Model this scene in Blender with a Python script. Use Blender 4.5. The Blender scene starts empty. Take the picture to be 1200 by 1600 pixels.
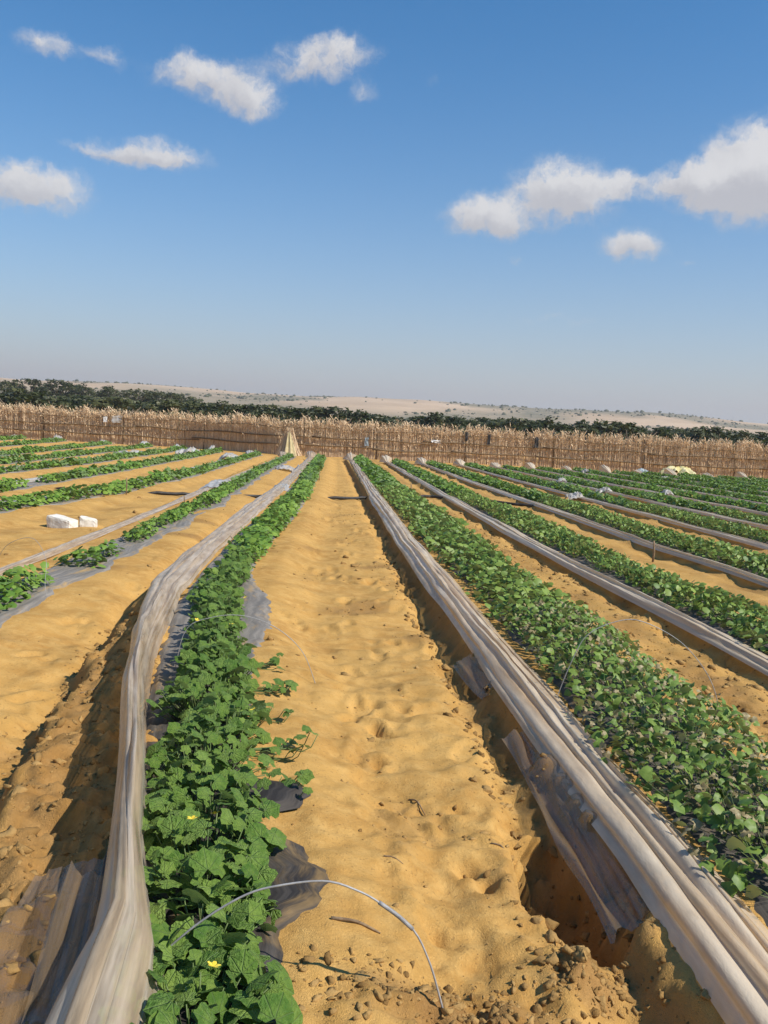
import bpy, math, random
import numpy as np
from mathutils import Matrix, Vector
random.seed(7); rng = np.random.default_rng(11)
scene = bpy.context.scene
COL = scene.collection

# ------------------------------------------------------------------ camera
def basis(yaw, pitch, roll):
    cy, sy, cp, sp = math.cos(yaw), math.sin(yaw), math.cos(pitch), math.sin(pitch)
    F = Vector((sy*cp, cy*cp, -sp)); R = Vector((cy, -sy, 0)); U = R.cross(F)
    cr, sr = math.cos(roll), math.sin(roll)
    return cr*R+sr*U, -sr*R+cr*U, F
R_, U_, F_ = basis(0.06556, 0.08969, 0.05136)
cam = bpy.data.cameras.new('camera'); cam.sensor_fit = 'VERTICAL'; cam.sensor_height = 36
cam.lens = 1380/1600*36; cam.clip_start = 0.05; cam.clip_end = 12000
camo = bpy.data.objects.new('camera', cam); COL.objects.link(camo)
camo.matrix_world = Matrix(((R_.x, U_.x, -F_.x, 0), (R_.y, U_.y, -F_.y, 0), (R_.z, U_.z, -F_.z, 1.6), (0, 0, 0, 1)))
scene.camera = camo

# ------------------------------------------------------------------ sun, sky, exposure
SUN_AZ, SUN_EL = math.radians(118), math.radians(45)      # azimuth from the row direction towards +X
sd = Vector((math.sin(SUN_AZ)*math.cos(SUN_EL), math.cos(SUN_AZ)*math.cos(SUN_EL), math.sin(SUN_EL)))
sun = bpy.data.lights.new('sun', 'SUN'); sun.energy = 4.6; sun.angle = math.radians(0.53); sun.color = (1, 0.95, 0.86)
suno = bpy.data.objects.new('sun', sun); COL.objects.link(suno); suno.location = (30, 20, 60)
suno.rotation_euler = sd.to_track_quat('Z', 'Y').to_euler()
scene.view_settings.view_transform = 'Standard'; scene.view_settings.look = 'None'
scene.view_settings.exposure = 0.27; scene.view_settings.gamma = 1.0
scene.view_settings.use_curve_mapping = False
scene.cycles.use_denoising = True
scene.cycles.max_bounces = 5; scene.cycles.transparent_max_bounces = 10
scene.cycles.diffuse_bounces = 3; scene.cycles.glossy_bounces = 1; scene.cycles.transmission_bounces = 3

class NT:
    """small helper for node trees"""
    def __init__(self, tree): self.t = tree; self.n = tree.nodes; self.n.clear()
    def new(self, typ, ins=None, **props):
        nd = self.n.new(typ)
        for k, v in props.items(): setattr(nd, k, v)
        for k, v in (ins or {}).items(): self.set(nd, k, v)
        return nd
    def set(self, nd, k, v):
        s = nd.inputs[k]
        if isinstance(v, bpy.types.NodeSocket): self.t.links.new(v, s)
        elif isinstance(v, bpy.types.Node): self.t.links.new(v.outputs[0], s)
        else:
            if s.type == 'RGBA' and len(v) == 3: v = (*v, 1)
            s.default_value = v
    def m(self, op, a, b=None, c=None, clamp=False):
        nd = self.n.new('ShaderNodeMath'); nd.operation = op; nd.use_clamp = clamp
        for i, v in enumerate((a, b, c)):
            if v is not None: self.set(nd, i, v)
        return nd.outputs[0]
    def vm(self, op, a, b=None, out=0):
        nd = self.n.new('ShaderNodeVectorMath'); nd.operation = op
        self.set(nd, 0, a)
        if b is not None: self.set(nd, 1, b)
        return nd.outputs[out]
    def mix(self, fac, a, b, blend='MIX'):
        nd = self.n.new('ShaderNodeMix'); nd.data_type = 'RGBA'; nd.blend_type = blend; nd.clamp_factor = True
        self.set(nd, 0, fac); self.set(nd, 6, a); self.set(nd, 7, b)
        return nd.outputs[2]
    def noise(self, vec, scale, detail=3, rough=0.55, out=0):
        nd = self.new('ShaderNodeTexNoise', {'Vector': vec, 'Scale': scale, 'Detail': detail, 'Roughness': rough})
        return nd.outputs[out]
    def ramp(self, fac, lo, hi, a=0.0, b=1.0, smooth=True):
        nd = self.new('ShaderNodeMapRange', {0: fac, 1: lo, 2: hi, 3: a, 4: b})
        if smooth: nd.interpolation_type = 'SMOOTHSTEP'
        return nd.outputs[0]

world = bpy.data.worlds.new('World'); scene.world = world; world.use_nodes = True
w = NT(world.node_tree)
sky = w.new('ShaderNodeTexSky', sky_type='NISHITA', sun_disc=False)
sky.sun_elevation = SUN_EL; sky.sun_rotation = SUN_AZ; sky.altitude = 100; sky.air_density = 1.0; sky.dust_density = 0.0; sky.ozone_density = 6.0
tc = w.new('ShaderNodeTexCoord'); dirv = tc.outputs['Generated']
sep = w.new('ShaderNodeSeparateXYZ', {0: dirv})
az = w.m('ARCTAN2', sep.outputs[0], sep.outputs[1])
azp = w.m('SUBTRACT', w.m('PINGPONG', w.m('ADD', az, 0.40), 0.92), 0.40)    # the same broken clouds go on all round
el = w.m('ARCSINE', sep.outputs[2])
P0 = w.new('ShaderNodeCombineXYZ', {0: azp, 1: el, 2: 0.0}).outputs[0]
wrp = w.vm('SUBTRACT', w.noise(P0, 20, 6, 0.65, out=1), (0.5, 0.5, 0.5))
wsc = w.new('ShaderNodeVectorMath', operation='SCALE'); w.set(wsc, 0, wrp); wsc.inputs[3].default_value = 0.045
P1 = w.vm('ADD', P0, wsc.outputs[0])
CLOUDS = [(-.307,.357,.031,.013,.55),(-.251,.355,.018,.009,.42),(-.150,.350,.050,.018,.85),(-.102,.332,.027,.014,.8),(-.045,.372,.04,.016,.62),(-.005,.390,.04,.016,.62),
          (.021,.349,.017,.013,.36),(.09,.364,.014,.009,.24),(-.201,.272,.052,.014,.85),(-.255,.269,.05,.006,.35),(-.319,.226,.046,.019,1.1),
          (.156,.238,.034,.017,1.0),(.186,.228,.014,.018,.5),(.243,.262,.048,.027,1.15),(.297,.269,.034,.008,.55),(.388,.268,.044,.016,1.15),(.440,.278,.046,.042,1.3),
          (.320,.207,.028,.015,.95),(.377,.193,.010,.005,.3),(.196,.194,.006,.007,.3),(.245,.132,.068,.0035,.28)]
tot = None; lit = None
for (ca, ce, ra, re, wt) in CLOUDS:
    v = w.vm('MULTIPLY', w.vm('SUBTRACT', P1, (ca, ce, 0)), (1/ra, 1/re, 0))
    g = w.m('MULTIPLY', w.m('POWER', 0.40, w.vm('DOT_PRODUCT', v, v, out=1)), wt)
    vy = w.vm('DOT_PRODUCT', v, (0.25, 1, 0), out=1)
    gl = w.m('MULTIPLY', g, vy)
    tot = g if tot is None else w.m('ADD', tot, g)
    lit = gl if lit is None else w.m('ADD', lit, gl)
fb = w.noise(P1, 62, 8, 0.66)
dens = w.m('MULTIPLY', tot, w.m('ADD', -0.05, w.m('MULTIPLY', fb, 2.1)))
alpha = w.ramp(dens, 0.12, 0.78, 0, 0.90)
shade = w.ramp(w.m('ADD', lit, w.m('MULTIPLY', w.m('SUBTRACT', w.noise(P1, 40, 4), 0.5), 0.9)), -0.55, 0.55)
ccol = w.mix(shade, (4.5, 4.4, 4.6), (6.4, 6.25, 6.2))
# dusty band above the horizon
hz = w.m('POWER', w.m('SUBTRACT', 1.0, w.m('ABSOLUTE', sep.outputs[2]), clamp=True), 6.6)
hsv = w.new('ShaderNodeHueSaturation', {'Saturation': 1.18, 'Value': 1.14, 'Color': w.mix(1.0, sky, (0.90, 1.05, 1.04), 'MULTIPLY')})
skyc = w.mix(w.m('MULTIPLY', hz, 1.35, clamp=True), hsv, (4.15, 4.15, 4.35))
skyf = w.mix(alpha, skyc, ccol)
bg = w.new('ShaderNodeBackground', {0: skyf, 1: 0.101})
w.new('ShaderNodeOutputWorld', {0: bg})
world.cycles.sampling_method = 'MANUAL'; world.cycles.sample_map_resolution = 512

# ------------------------------------------------------------------ helpers
def hash2(ix, iy, seed):
    h = (ix.astype(np.int64)*374761393 + iy.astype(np.int64)*668265263 + seed*1442695041) & 0x7fffffff
    h = ((h ^ (h >> 13))*1274126177) & 0x7fffffff
    return ((h ^ (h >> 16)) & 0xffff)/65536.0
def pn(x, y, seed=0):
    """gradient noise, about -1..1"""
    x, y = np.broadcast_arrays(np.asarray(x, float), np.asarray(y, float))
    ix, iy = np.floor(x), np.floor(y); fx, fy = x-ix, y-iy
    def g(dx, dy):
        a = hash2(ix+dx, iy+dy, seed)*2*np.pi
        return np.cos(a)*(fx-dx)+np.sin(a)*(fy-dy)
    u, v = fx*fx*fx*(fx*(fx*6-15)+10), fy*fy*fy*(fy*(fy*6-15)+10)
    return 1.5*((g(0,0)*(1-u)+g(1,0)*u)*(1-v)+(g(0,1)*(1-u)+g(1,1)*u)*v)
def sm(t): t = np.clip(t, 0, 1); return t*t*(3-2*t)

def mesh_np(name, V, Fc, smooth=False, uv=None, attrs=None):
    me = bpy.data.meshes.new(name)
    V = np.asarray(V, np.float32); Fc = np.asarray(Fc, np.int32); k = Fc.shape[1]
    me.vertices.add(len(V)); me.vertices.foreach_set('co', V.ravel())
    me.loops.add(Fc.size); me.loops.foreach_set('vertex_index', Fc.ravel())
    me.polygons.add(len(Fc)); me.polygons.foreach_set('loop_start', np.arange(0, Fc.size, k, dtype=np.int32))
    me.update(calc_edges=True)
    if smooth: me.polygons.foreach_set('use_smooth', np.ones(len(Fc), bool))
    if uv is not None:
        l = me.uv_layers.new(name='UVMap'); l.data.foreach_set('uv', np.asarray(uv, np.float32)[Fc.ravel()].ravel())
    for nm, arr in (attrs or {}).items():
        a = me.attributes.new(nm, 'FLOAT', 'POINT'); a.data.foreach_set('value', np.asarray(arr, np.float32))
    me.validate(); me.update()
    return me
def obj(name, me, mat=None, parent=None, loc=None):
    o = bpy.data.objects.new(name, me); COL.objects.link(o)
    if mat is not None and not me.materials: me.materials.append(mat)
    if parent is not None: o.parent = parent
    if loc is not None: o.location = loc
    return o
def empty(name, loc=(0, 0, 0), rz=0):
    o = bpy.data.objects.new(name, None); COL.objects.link(o); o.location = loc; o.rotation_euler = (0, 0, rz)
    o.empty_display_size = 0.1
    return o
def tag(o, label, cat, group=None):
    o['label'] = label; o['category'] = cat
    if group: o['group'] = group
    return o
def grid_faces(n, m):
    i = np.arange(n-1)[:, None]*m + np.arange(m-1)[None]
    return np.stack([i, i+1, i+m+1, i+m], -1).reshape(-1, 4)
def tube(pts, rad, sides=6):
    pts = np.asarray(pts, float); n = len(pts); rad = np.broadcast_to(np.asarray(rad, float), (n,))
    T = np.gradient(pts, axis=0); T /= np.linalg.norm(T, axis=1, keepdims=True)+1e-9
    ref = np.array([0.13, 0.31, 0.94]); A = np.cross(T, ref)
    bad = np.linalg.norm(A, axis=1) < 0.15; A[bad] = np.cross(T[bad], np.array([1., 0.1, 0]))
    A /= np.linalg.norm(A, axis=1, keepdims=True); Bv = np.cross(T, A)
    th = np.arange(sides)*2*np.pi/sides
    V = pts[:, None]+rad[:, None, None]*(np.cos(th)[None, :, None]*A[:, None]+np.sin(th)[None, :, None]*Bv[:, None])
    V = V.reshape(-1, 3); F = []
    for i in range(n-1):
        for j in range(sides):
            F.append((i*sides+j, i*sides+(j+1) % sides, (i+1)*sides+(j+1) % sides, (i+1)*sides+j))
    c0 = len(V); V = np.vstack([V, pts[0], pts[-1]])
    for j in range(sides):
        k = (j+1) % sides
        F.append((c0, k, j, j)); F.append((c0+1, (n-1)*sides+j, (n-1)*sides+k, (n-1)*sides+k))
    return V, F
def poly_mesh(name, V, F, smooth=False):
    me = bpy.data.meshes.new(name)
    me.from_pydata([tuple(map(float, v)) for v in V], [], [tuple(dict.fromkeys(map(int, f))) for f in F]); me.update()
    if smooth: me.polygons.foreach_set('use_smooth', [True]*len(me.polygons))
    return me
def merge(parts):
    V, F, n = [], [], 0
    for v, f in parts:
        V.append(np.asarray(v)); F += [tuple(i+n for i in q) for q in f]; n += len(v)
    return np.vstack(V), F
def curve(pts, n):
    """smooth path through points"""
    pts = np.asarray(pts, float); d = np.r_[0, np.cumsum(np.linalg.norm(np.diff(pts, axis=0), axis=1))]
    P = np.vstack([2*pts[0]-pts[1], pts, 2*pts[-1]-pts[-2]]); out = []
    for s in np.linspace(0, d[-1], n):
        i = min(np.searchsorted(d, s, 'right')-1, len(pts)-2); t = (s-d[i])/(d[i+1]-d[i])
        a, b, c, e = P[i], P[i+1], P[i+2], P[i+3]
        out.append(0.5*(2*b+(c-a)*t+(2*a-5*b+4*c-e)*t*t+(3*b-a-3*c+e)*t**3))
    return np.array(out)

# ------------------------------------------------------------------ materials
def mat(name):
    m = bpy.data.materials.new(name); m.use_nodes = True
    n = NT(m.node_tree); n.out = n.new('ShaderNodeOutputMaterial')
    return m, n
def attr(n, name): return n.new('ShaderNodeAttribute', attribute_name=name).outputs['Fac']

def mat_ground():
    m, n = mat('sand')
    co = n.new('ShaderNodeTexCoord').outputs['Object']
    damp, far, veg = attr(n, 'damp'), attr(n, 'far'), attr(n, 'veg')
    n1, n2, n3 = n.noise(co, 1.3, 4), n.noise(co, 9, 5, 0.65), n.noise(co, 70, 3, 0.6)
    dry = n.mix(n.ramp(n1, 0.35, 0.65), (0.45, 0.242, 0.066), (0.55, 0.316, 0.092))
    dry = n.mix(n.ramp(n2, 0.35, 0.75), dry, (0.60, 0.362, 0.118))
    wet = n.mix(n.ramp(n2, 0.3, 0.7), (0.23, 0.115, 0.038), (0.41, 0.232, 0.080))
    f = n.ramp(n.m('ADD', damp, n.m('MULTIPLY', n.m('SUBTRACT', n2, 0.5), 0.9)), 0.2, 0.8)
    c = n.mix(f, dry, wet)
    c = n.mix(n.ramp(n3, 0.57, 0.72, 0, 0.55), c, (0.24, 0.135, 0.050))
    nf = n.noise(n.vm('MULTIPLY', co, (1, 1, 3)), 0.008, 5, 0.6)
    dune = n.mix(n.ramp(nf, 0.35, 0.65), (0.47, 0.33, 0.205), (0.60, 0.43, 0.28))
    scrub = n.mix(n.ramp(n.noise(co, 0.05, 4, 0.7), 0.3, 0.7), (0.16, 0.145, 0.09), (0.30, 0.24, 0.15))
    dune = n.mix(veg, dune, scrub)
    c = n.mix(far, c, dune)
    fine = n.noise(co, 160, 3, 0.7); mid = n.noise(co, 32, 5, 0.7)
    vor = n.new('ShaderNodeTexVoronoi', {'Vector': n.vm('ADD', co, n.noise(co, 20, 2, 0.5, out=1)), 'Scale': 34.0})
    crumb = n.m('MULTIPLY', n.ramp(vor.outputs['Distance'], 0.55, 0.1), n.ramp(n.m('ADD', n.noise(co, 2.2, 3), n.m('MULTIPLY', damp, 0.3)), 0.45, 0.62, 0.1, 1.0))
    hgt = n.m('ADD', n.m('MULTIPLY', crumb, 0.55), n.m('ADD', n.m('MULTIPLY', n.m('POWER', mid, 1.6), 1.1), n.m('MULTIPLY', fine, 0.45)))
    b = n.new('ShaderNodeBump', {'Strength': 0.5, 'Distance': 0.02, 'Height': hgt})
    p = n.new('ShaderNodeBsdfPrincipled', {'Base Color': c, 'Roughness': 0.95, 'Specular IOR Level': 0.12, 'Normal': b})
    n.set(n.out, 0, p); return m
M_SAND = mat_ground()

def mat_clod():
    m, n = mat('damp_soil'); co = n.new('ShaderNodeTexCoord').outputs['Object']
    a = attr(n, 'tint')
    c = n.mix(a, (0.24, 0.135, 0.045), (0.44, 0.27, 0.10))
    b = n.new('ShaderNodeBump', {'Strength': 0.6, 'Distance': 0.01, 'Height': n.noise(co, 120, 4, 0.7)})
    n.set(n.out, 0, n.new('ShaderNodeBsdfPrincipled', {'Base Color': c, 'Roughness': 0.95, 'Specular IOR Level': 0.1, 'Normal': b})); return m
M_CLOD = mat_clod()

def mat_film(name, clear=(0.83, 0.70, 0.52), dust=(0.74, 0.53, 0.31), t0=0.03, t1=0.42, gloss=0.5):
    m, n = mat(name)
    uv = n.new('ShaderNodeUVMap').outputs[0]
    s1 = n.noise(n.vm('MULTIPLY', uv, (4.5, 0.16, 1)), 1, 3, 0.6)
    s2 = n.noise(n.vm('MULTIPLY', uv, (6, 2.2, 1)), 1, 4, 0.6)
    s3 = n.noise(n.vm('MULTIPLY', uv, (13, 1.6, 1)), 1, 4, 0.6)
    c = n.mix(n.ramp(s1, 0.42, 0.62), clear, dust)
    c = n.mix(n.ramp(s2, 0.62, 0.80, 0, 0.45), c, (0.34, 0.23, 0.13))
    s4 = n.noise(n.vm('MULTIPLY', uv, (15, 0.22, 1)), 1, 2, 0.5)
    c = n.mix(n.ramp(s4, 0.63, 0.72, 0, 0.45), c, (0.40, 0.27, 0.15))
    dif = n.new('ShaderNodeBsdfDiffuse', {0: c}); tra = n.new('ShaderNodeBsdfTranslucent', {0: c})
    gl = n.new('ShaderNodeBsdfGlossy', {'Color': (0.9, 0.9, 0.9), 'Roughness': 0.22})
    tr = n.new('ShaderNodeBsdfTransparent', {0: (0.93, 0.92, 0.90)})
    cr = n.noise(n.vm('MULTIPLY', uv, (22, 9, 1)), 1, 5, 0.7)
    b = n.new('ShaderNodeBump', {'Strength': 0.3, 'Distance': 0.01, 'Height': n.m('ADD', s3, n.m('MULTIPLY', n.m('ABSOLUTE', n.m('SUBTRACT', cr, 0.5)), -2.2))})
    n.set(dif, 'Normal', b); n.set(gl, 'Normal', b)
    x = n.new('ShaderNodeMixShader', {0: 0.30, 1: dif, 2: tra})
    x = n.new('ShaderNodeMixShader', {0: n.ramp(n.m('ADD', n.m('MULTIPLY', s3, 0.5), n.m('MULTIPLY', s2, 0.5)), 0.35, 0.65, t0, t1), 1: x, 2: tr})
    fr = n.new('ShaderNodeFresnel', {'IOR': 1.4})
    x = n.new('ShaderNodeMixShader', {0: n.m('MULTIPLY', fr, gloss), 1: x, 2: gl})
    n.set(n.out, 0, x); return m
M_FILM = mat_film('dusty_polythene')
M_FILM_CLEAR = mat_film('thin_dusty_polythene', (0.30, 0.215, 0.13), (0.32, 0.21, 0.11), 0.40, 0.80, 0.08)
M_FILM_CURTAIN = mat_film('clear_polythene', (0.70, 0.59, 0.46), (0.63, 0.47, 0.30), 0.12, 0.62, 0.5)
M_FILM_TAN = mat_film('tan_polythene', (0.84, 0.70, 0.51), (0.76, 0.56, 0.34), 0.03, 0.14)
M_FILM_WHITE = mat_film('pale_polythene', (0.66, 0.65, 0.63), (0.60, 0.53, 0.43), 0.05, 0.3)

def mat_simple(name, c1, c2, scale=6, rough=0.8, spec=0.3, bump=0.2, stretch=(1, 1, 1), metal=0.0):
    m, n = mat(name); co = n.new('ShaderNodeTexCoord').outputs['Object']
    t = n.noise(n.vm('MULTIPLY', co, stretch), scale, 5, 0.65)
    c = n.mix(n.ramp(t, 0.3, 0.7), c1, c2)
    b = n.new('ShaderNodeBump', {'Strength': bump, 'Distance': 0.02, 'Height': n.noise(co, scale*4, 4, 0.65)})
    n.set(n.out, 0, n.new('ShaderNodeBsdfPrincipled', {'Base Color': c, 'Roughness': rough, 'Specular IOR Level': spec, 'Metallic': metal, 'Normal': b})); return m
def mat_mulch():
    m, n = mat('mulch_film'); uv = n.new('ShaderNodeUVMap').outputs[0]
    a = n.noise(n.vm('MULTIPLY', uv, (5, 1.6, 1)), 1, 5, 0.7); s = n.noise(n.vm('MULTIPLY', uv, (26, 2.0, 1)), 1, 4, 0.6)
    age = attr(n, 'dust')
    blk = n.mix(n.ramp(s, 0.35, 0.7), (0.022, 0.019, 0.018), (0.070, 0.060, 0.052))
    gry = n.mix(n.ramp(s, 0.35, 0.7), (0.22, 0.195, 0.165), (0.34, 0.30, 0.25))
    c = n.mix(age, blk, gry)
    c = n.mix(n.m('MULTIPLY', n.ramp(a, 0.52, 0.68, 0, 0.9), n.m('ADD', 0.35, n.m('MULTIPLY', age, 0.65))), c, (0.46, 0.29, 0.11))
    b = n.new('ShaderNodeBump', {'Strength': 0.5, 'Distance': 0.01, 'Height': s})
    n.set(n.out, 0, n.new('ShaderNodeBsdfPrincipled', {'Base Color': c, 'Roughness': 0.55, 'Specular IOR Level': 0.10, 'Normal': b})); return m
M_MULCH = mat_mulch()

def mat_leaf(name, dark, light, back, tr=0.35, veins=False):
    m, n = mat(name)
    ri = n.new('ShaderNodeObjectInfo').outputs['Random']; ti = attr(n, 'tint')
    f = n.m('ADD', n.m('MULTIPLY', ti, 0.75), n.m('MULTIPLY', n.m('SUBTRACT', ri, 0.5), 0.55), clamp=True)
    c = n.mix(f, dark, light)
    co = n.new('ShaderNodeTexCoord').outputs['Object']
    c = n.mix(n.ramp(n.noise(co, 3.0, 3), 0.4, 0.7, 0, 0.35), c, light)
    nrm = None
    if veins:      # pale ribs fanning out from the leaf stalk
        sx = n.new('ShaderNodeSeparateXYZ', {0: co}); yy = n.m('SUBTRACT', sx.outputs[1], 0.12)
        ang = n.m('ARCTAN2', sx.outputs[0], yy); rad = n.m('SQRT', n.m('ADD', n.m('MULTIPLY', yy, yy), n.m('MULTIPLY', sx.outputs[0], sx.outputs[0])))
        dd = n.m('MULTIPLY', n.m('PINGPONG', ang, 0.36), rad); rib = n.ramp(dd, 0.035, 0.0)
        c = n.mix(n.m('MULTIPLY', rib, 0.45), c, (0.24, 0.34, 0.13))
        nrm = n.new('ShaderNodeBump', {'Strength': 0.6, 'Distance': 0.05, 'Height': n.m('ADD', n.m('MULTIPLY', rib, -0.6), n.noise(co, 9, 3))})
    bf = n.new('ShaderNodeNewGeometry').outputs['Backfacing']
    c = n.mix(n.m('MULTIPLY', bf, 0.8), c, back)
    p = n.new('ShaderNodeBsdfPrincipled', {'Base Color': c, 'Roughness': 0.5, 'Specular IOR Level': 0.35})
    if nrm: n.set(p, 'Normal', nrm)
    t = n.new('ShaderNodeBsdfTranslucent', {0: n.mix(0.5, c, (0.16, 0.26, 0.03))})
    n.set(n.out, 0, n.new('ShaderNodeMixShader', {0: tr, 1: p, 2: t})); return m
M_LEAF = mat_leaf('melon_leaf', (0.105, 0.215, 0.027), (0.300, 0.435, 0.070), (0.22, 0.30, 0.11), 0.30)
M_LEAF_NEAR = mat_leaf('ribbed_melon_leaf', (0.100, 0.205, 0.030), (0.310, 0.440, 0.085), (0.22, 0.30, 0.12), 0.30, True)
M_LEAF_SMALL = mat_leaf('small_leaf', (0.090, 0.175, 0.026), (0.280, 0.370, 0.072), (0.38, 0.38, 0.16), 0.22)
M_LEAF_DRY = mat_leaf('scorched_leaf', (0.22, 0.17, 0.075), (0.46, 0.38, 0.21), (0.42, 0.36, 0.22), 0.2)
M_STEM = mat_simple('green_stem', (0.09, 0.15, 0.04), (0.17, 0.22, 0.08), 20, 0.6)
M_PETAL = mat_simple('yellow_petal', (0.75, 0.52, 0.03), (0.85, 0.66, 0.08), 60, 0.6)
M_TREE = mat_leaf('orchard_leaf', (0.040, 0.050, 0.018), (0.115, 0.115, 0.040), (0.055, 0.065, 0.04), 0.15)
M_BARK = mat_simple('bark', (0.09, 0.065, 0.045), (0.17, 0.13, 0.09), 9, 0.9)
def mat_reed():
    m, n = mat('dry_reed'); t = attr(n, 'tint')
    c = n.mix(t, (0.60, 0.415, 0.245), (0.86, 0.665, 0.44))
    p = n.new('ShaderNodeBsdfPrincipled', {'Base Color': c, 'Roughness': 0.75, 'Specular IOR Level': 0.2})
    tl = n.new('ShaderNodeBsdfTranslucent', {0: c})
    n.set(n.out, 0, n.new('ShaderNodeMixShader', {0: 0.15, 1: p, 2: tl})); return m
M_REED = mat_reed()
M_POLE = mat_simple('pole_wood', (0.11, 0.070, 0.035), (0.22, 0.145, 0.075), 8, 0.85)
M_STONE = mat_simple('limestone', (0.62, 0.56, 0.46), (0.80, 0.76, 0.68), 9, 0.9, 0.15, 0.5)
M_PIPE = mat_simple('black_pipe', (0.018, 0.018, 0.018), (0.06, 0.05, 0.04), 12, 0.5)
M_WIRE = mat_simple('grey_wire', (0.27, 0.26, 0.25), (0.42, 0.40, 0.38), 25, 0.45, 0.4, 0.1)
M_SLEEVE = mat_simple('grey_sleeve', (0.20, 0.20, 0.20), (0.36, 0.35, 0.34), 30, 0.4)
M_TWIG = mat_simple('dry_twig', (0.16, 0.10, 0.055), (0.34, 0.24, 0.14), 30, 0.9)
M_TARP = mat_simple('yellow_tarp', (0.52, 0.44, 0.15), (0.68, 0.62, 0.38), 2.5, 0.6)
M_CLOTH = mat_simple('dark_cloth', (0.03, 0.03, 0.032), (0.08, 0.075, 0.07), 8, 0.9)
M_WHITE = mat_simple('white_plastic', (0.72, 0.71, 0.69), (0.84, 0.83, 0.80), 5, 0.5)
M_BLUE = mat_simple('faded_blue_cloth', (0.22, 0.28, 0.32), (0.40, 0.44, 0.44), 7, 0.8)

# ------------------------------------------------------------------ rows of the field (plan curves, metres)
ROWS = {}
def row(k, pts, end, film, fw=0.34, fh=0.10, step=-0.70, bed=0.10, kind='R'):
    ROWS[k] = dict(x=np.array(pts, float), end=end, film=np.array(film, float), fw=fw, fh=fh, step=step, bed=bed, kind=kind)
def off(pts, d): return [(y, x+d) for y, x in pts]
p = [(-3,-.26),(2.2,-.27),(2.7,-.33),(3.8,-.43),(5.3,-.65),(7,-.84),(9.2,-.88),(12.7,-.82),(19.7,-.6),(40,-.42),(60,-.4)]
row(0, p, 46.0, [(-3,-.36),(2.2,-.46),(2.7,-.58),(3.4,-.72),(4.4,-.92),(5.6,-1.12),(7.6,-1.34),(10,-1.38),(14.8,-1.30),(21.6,-1.12),(40,-.92),(60,-.9)], 0.34, 0.10, -0.75, 0.13, 'L')
p = [(-3,-2.75),(7.5,-2.63),(9,-2.54),(11.6,-2.45),(18.3,-2.3),(30,-2.3),(45,-2.05),(60,-2)]
row(-1, p, 47.5, [(-3,-3.2),(8.6,-3.1),(11,-3.02),(15.8,-2.9),(22.9,-2.8),(45,-2.45),(60,-2.4)], 0.20, 0.02, -0.72, 0.06, 'S')
p = [(-3,-5.7),(14.4,-5.15),(16.3,-4.75),(18.2,-4.4),(22.2,-4.25),(25.8,-4.0),(45,-3.75),(60,-3.7)]
row(-2, p, 47.5, off(p, -0.42), 0.34, 0.04, -0.70, 0.08, 'L')
p = [(-3,-6.8),(18,-6.4),(27.5,-6.15),(47,-6.0),(60,-6)]
row(-3, p, 49.5, off(p, -0.42), 0.32, 0.05, -0.70, 0.08, 'L')
p = [(-3,-8.7),(23,-8.3),(29.4,-8.0),(48.5,-8.05),(60,-8.1)]
row(-4, p, 50.5, off(p, -0.42), 0.32, 0.05, -0.70, 0.08, 'L')
p = [(-3,-9.9),(25.7,-9.75),(34.6,-9.9),(51,-10.3),(62,-10.4)]
row(-5, p, 52.5, off(p, -0.42), 0.32, 0.05, -0.70, 0.08, 'L')
p = [(-3,-11.4),(31,-11.7),(38,-12.0),(55,-13.1),(64,-13.4)]
row(-6, p, 54.0, off(p, -0.42), 0.32, 0.06, -0.70, 0.08, 'L')
p = [(-3,-14),(41,-14.9),(56,-16.2),(64,-16.6)]
row(-7, p, 55.5, off(p, -0.42), 0.32, 0.06, -0.70, 0.08, 'L')
p = [(-3,-17),(45,-17.8),(58,-19),(64,-19.4)]
row(-8, p, 56.0, off(p, -0.42), 0.32, 0.06, -0.70, 0.08, 'L')
p = [(-3,1.76),(3.6,1.77),(6.5,1.78),(8.7,1.77),(12.1,1.72),(21,1.67),(43,1.62),(60,1.6)]
row(1, p, 46.5, [(-3,1.29),(3,1.27),(4.2,1.25),(5.5,1.22),(7.5,1.20),(10.8,1.14),(20,1.12),(46,1.2),(60,1.2)], 0.31, 0.075, -0.74, 0.10, 'R')
p = [(-3,3.75),(7,3.70),(10,3.58),(16,3.50),(24,3.42),(46,3.52),(60,3.5)]
row(2, p, 46.5, [(-3,3.35),(6.2,3.24),(7.8,3.20),(10.4,3.10),(14.6,3.04),(23.5,3.02),(44,3.04),(60,3.05)], 0.24, 0.055, -0.56, 0.055, 'R')
p = [(-3,5.75),(11,5.68),(13.4,5.5),(19.6,5.52),(29,5.35),(46,5.36),(60,5.4)]
row(3, p, 46.5, off(p, -0.46), 0.21, 0.05, -0.58, 0.05, 'R')
for k, x0 in zip(range(4, 14), (7.60, 9.45, 11.35, 13.3, 15.25, 17.2, 19.15, 21.1, 23.05, 25.0)):
    p = [(-3, x0), (20, x0-0.02), (32, x0-0.12), (46, x0-0.1+0.1*math.sin(k)), (60, x0)]
    row(k, p, 47.0+0.25*math.sin(k*2.1), off(p, -0.44), 0.15, 0.05, -0.54, 0.045, 'R')
def rx(k, y): r = ROWS[k]['x']; return np.interp(y, r[:, 0], r[:, 1])
def fxp(k, y): r = ROWS[k]['film']; return np.interp(y, r[:, 0], r[:, 1])
def step_t(k, y):
    s = np.full_like(np.asarray(y, float), ROWS[k]['step'])
    if k == 0: s = fxp(0, y)-rx(0, y)-np.interp(y, [2, 3.5, 4.6, 6.2, 9, 20], [0.52, 0.50, 0.42, 0.28, 0.20, 0.17])
    return s
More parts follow.
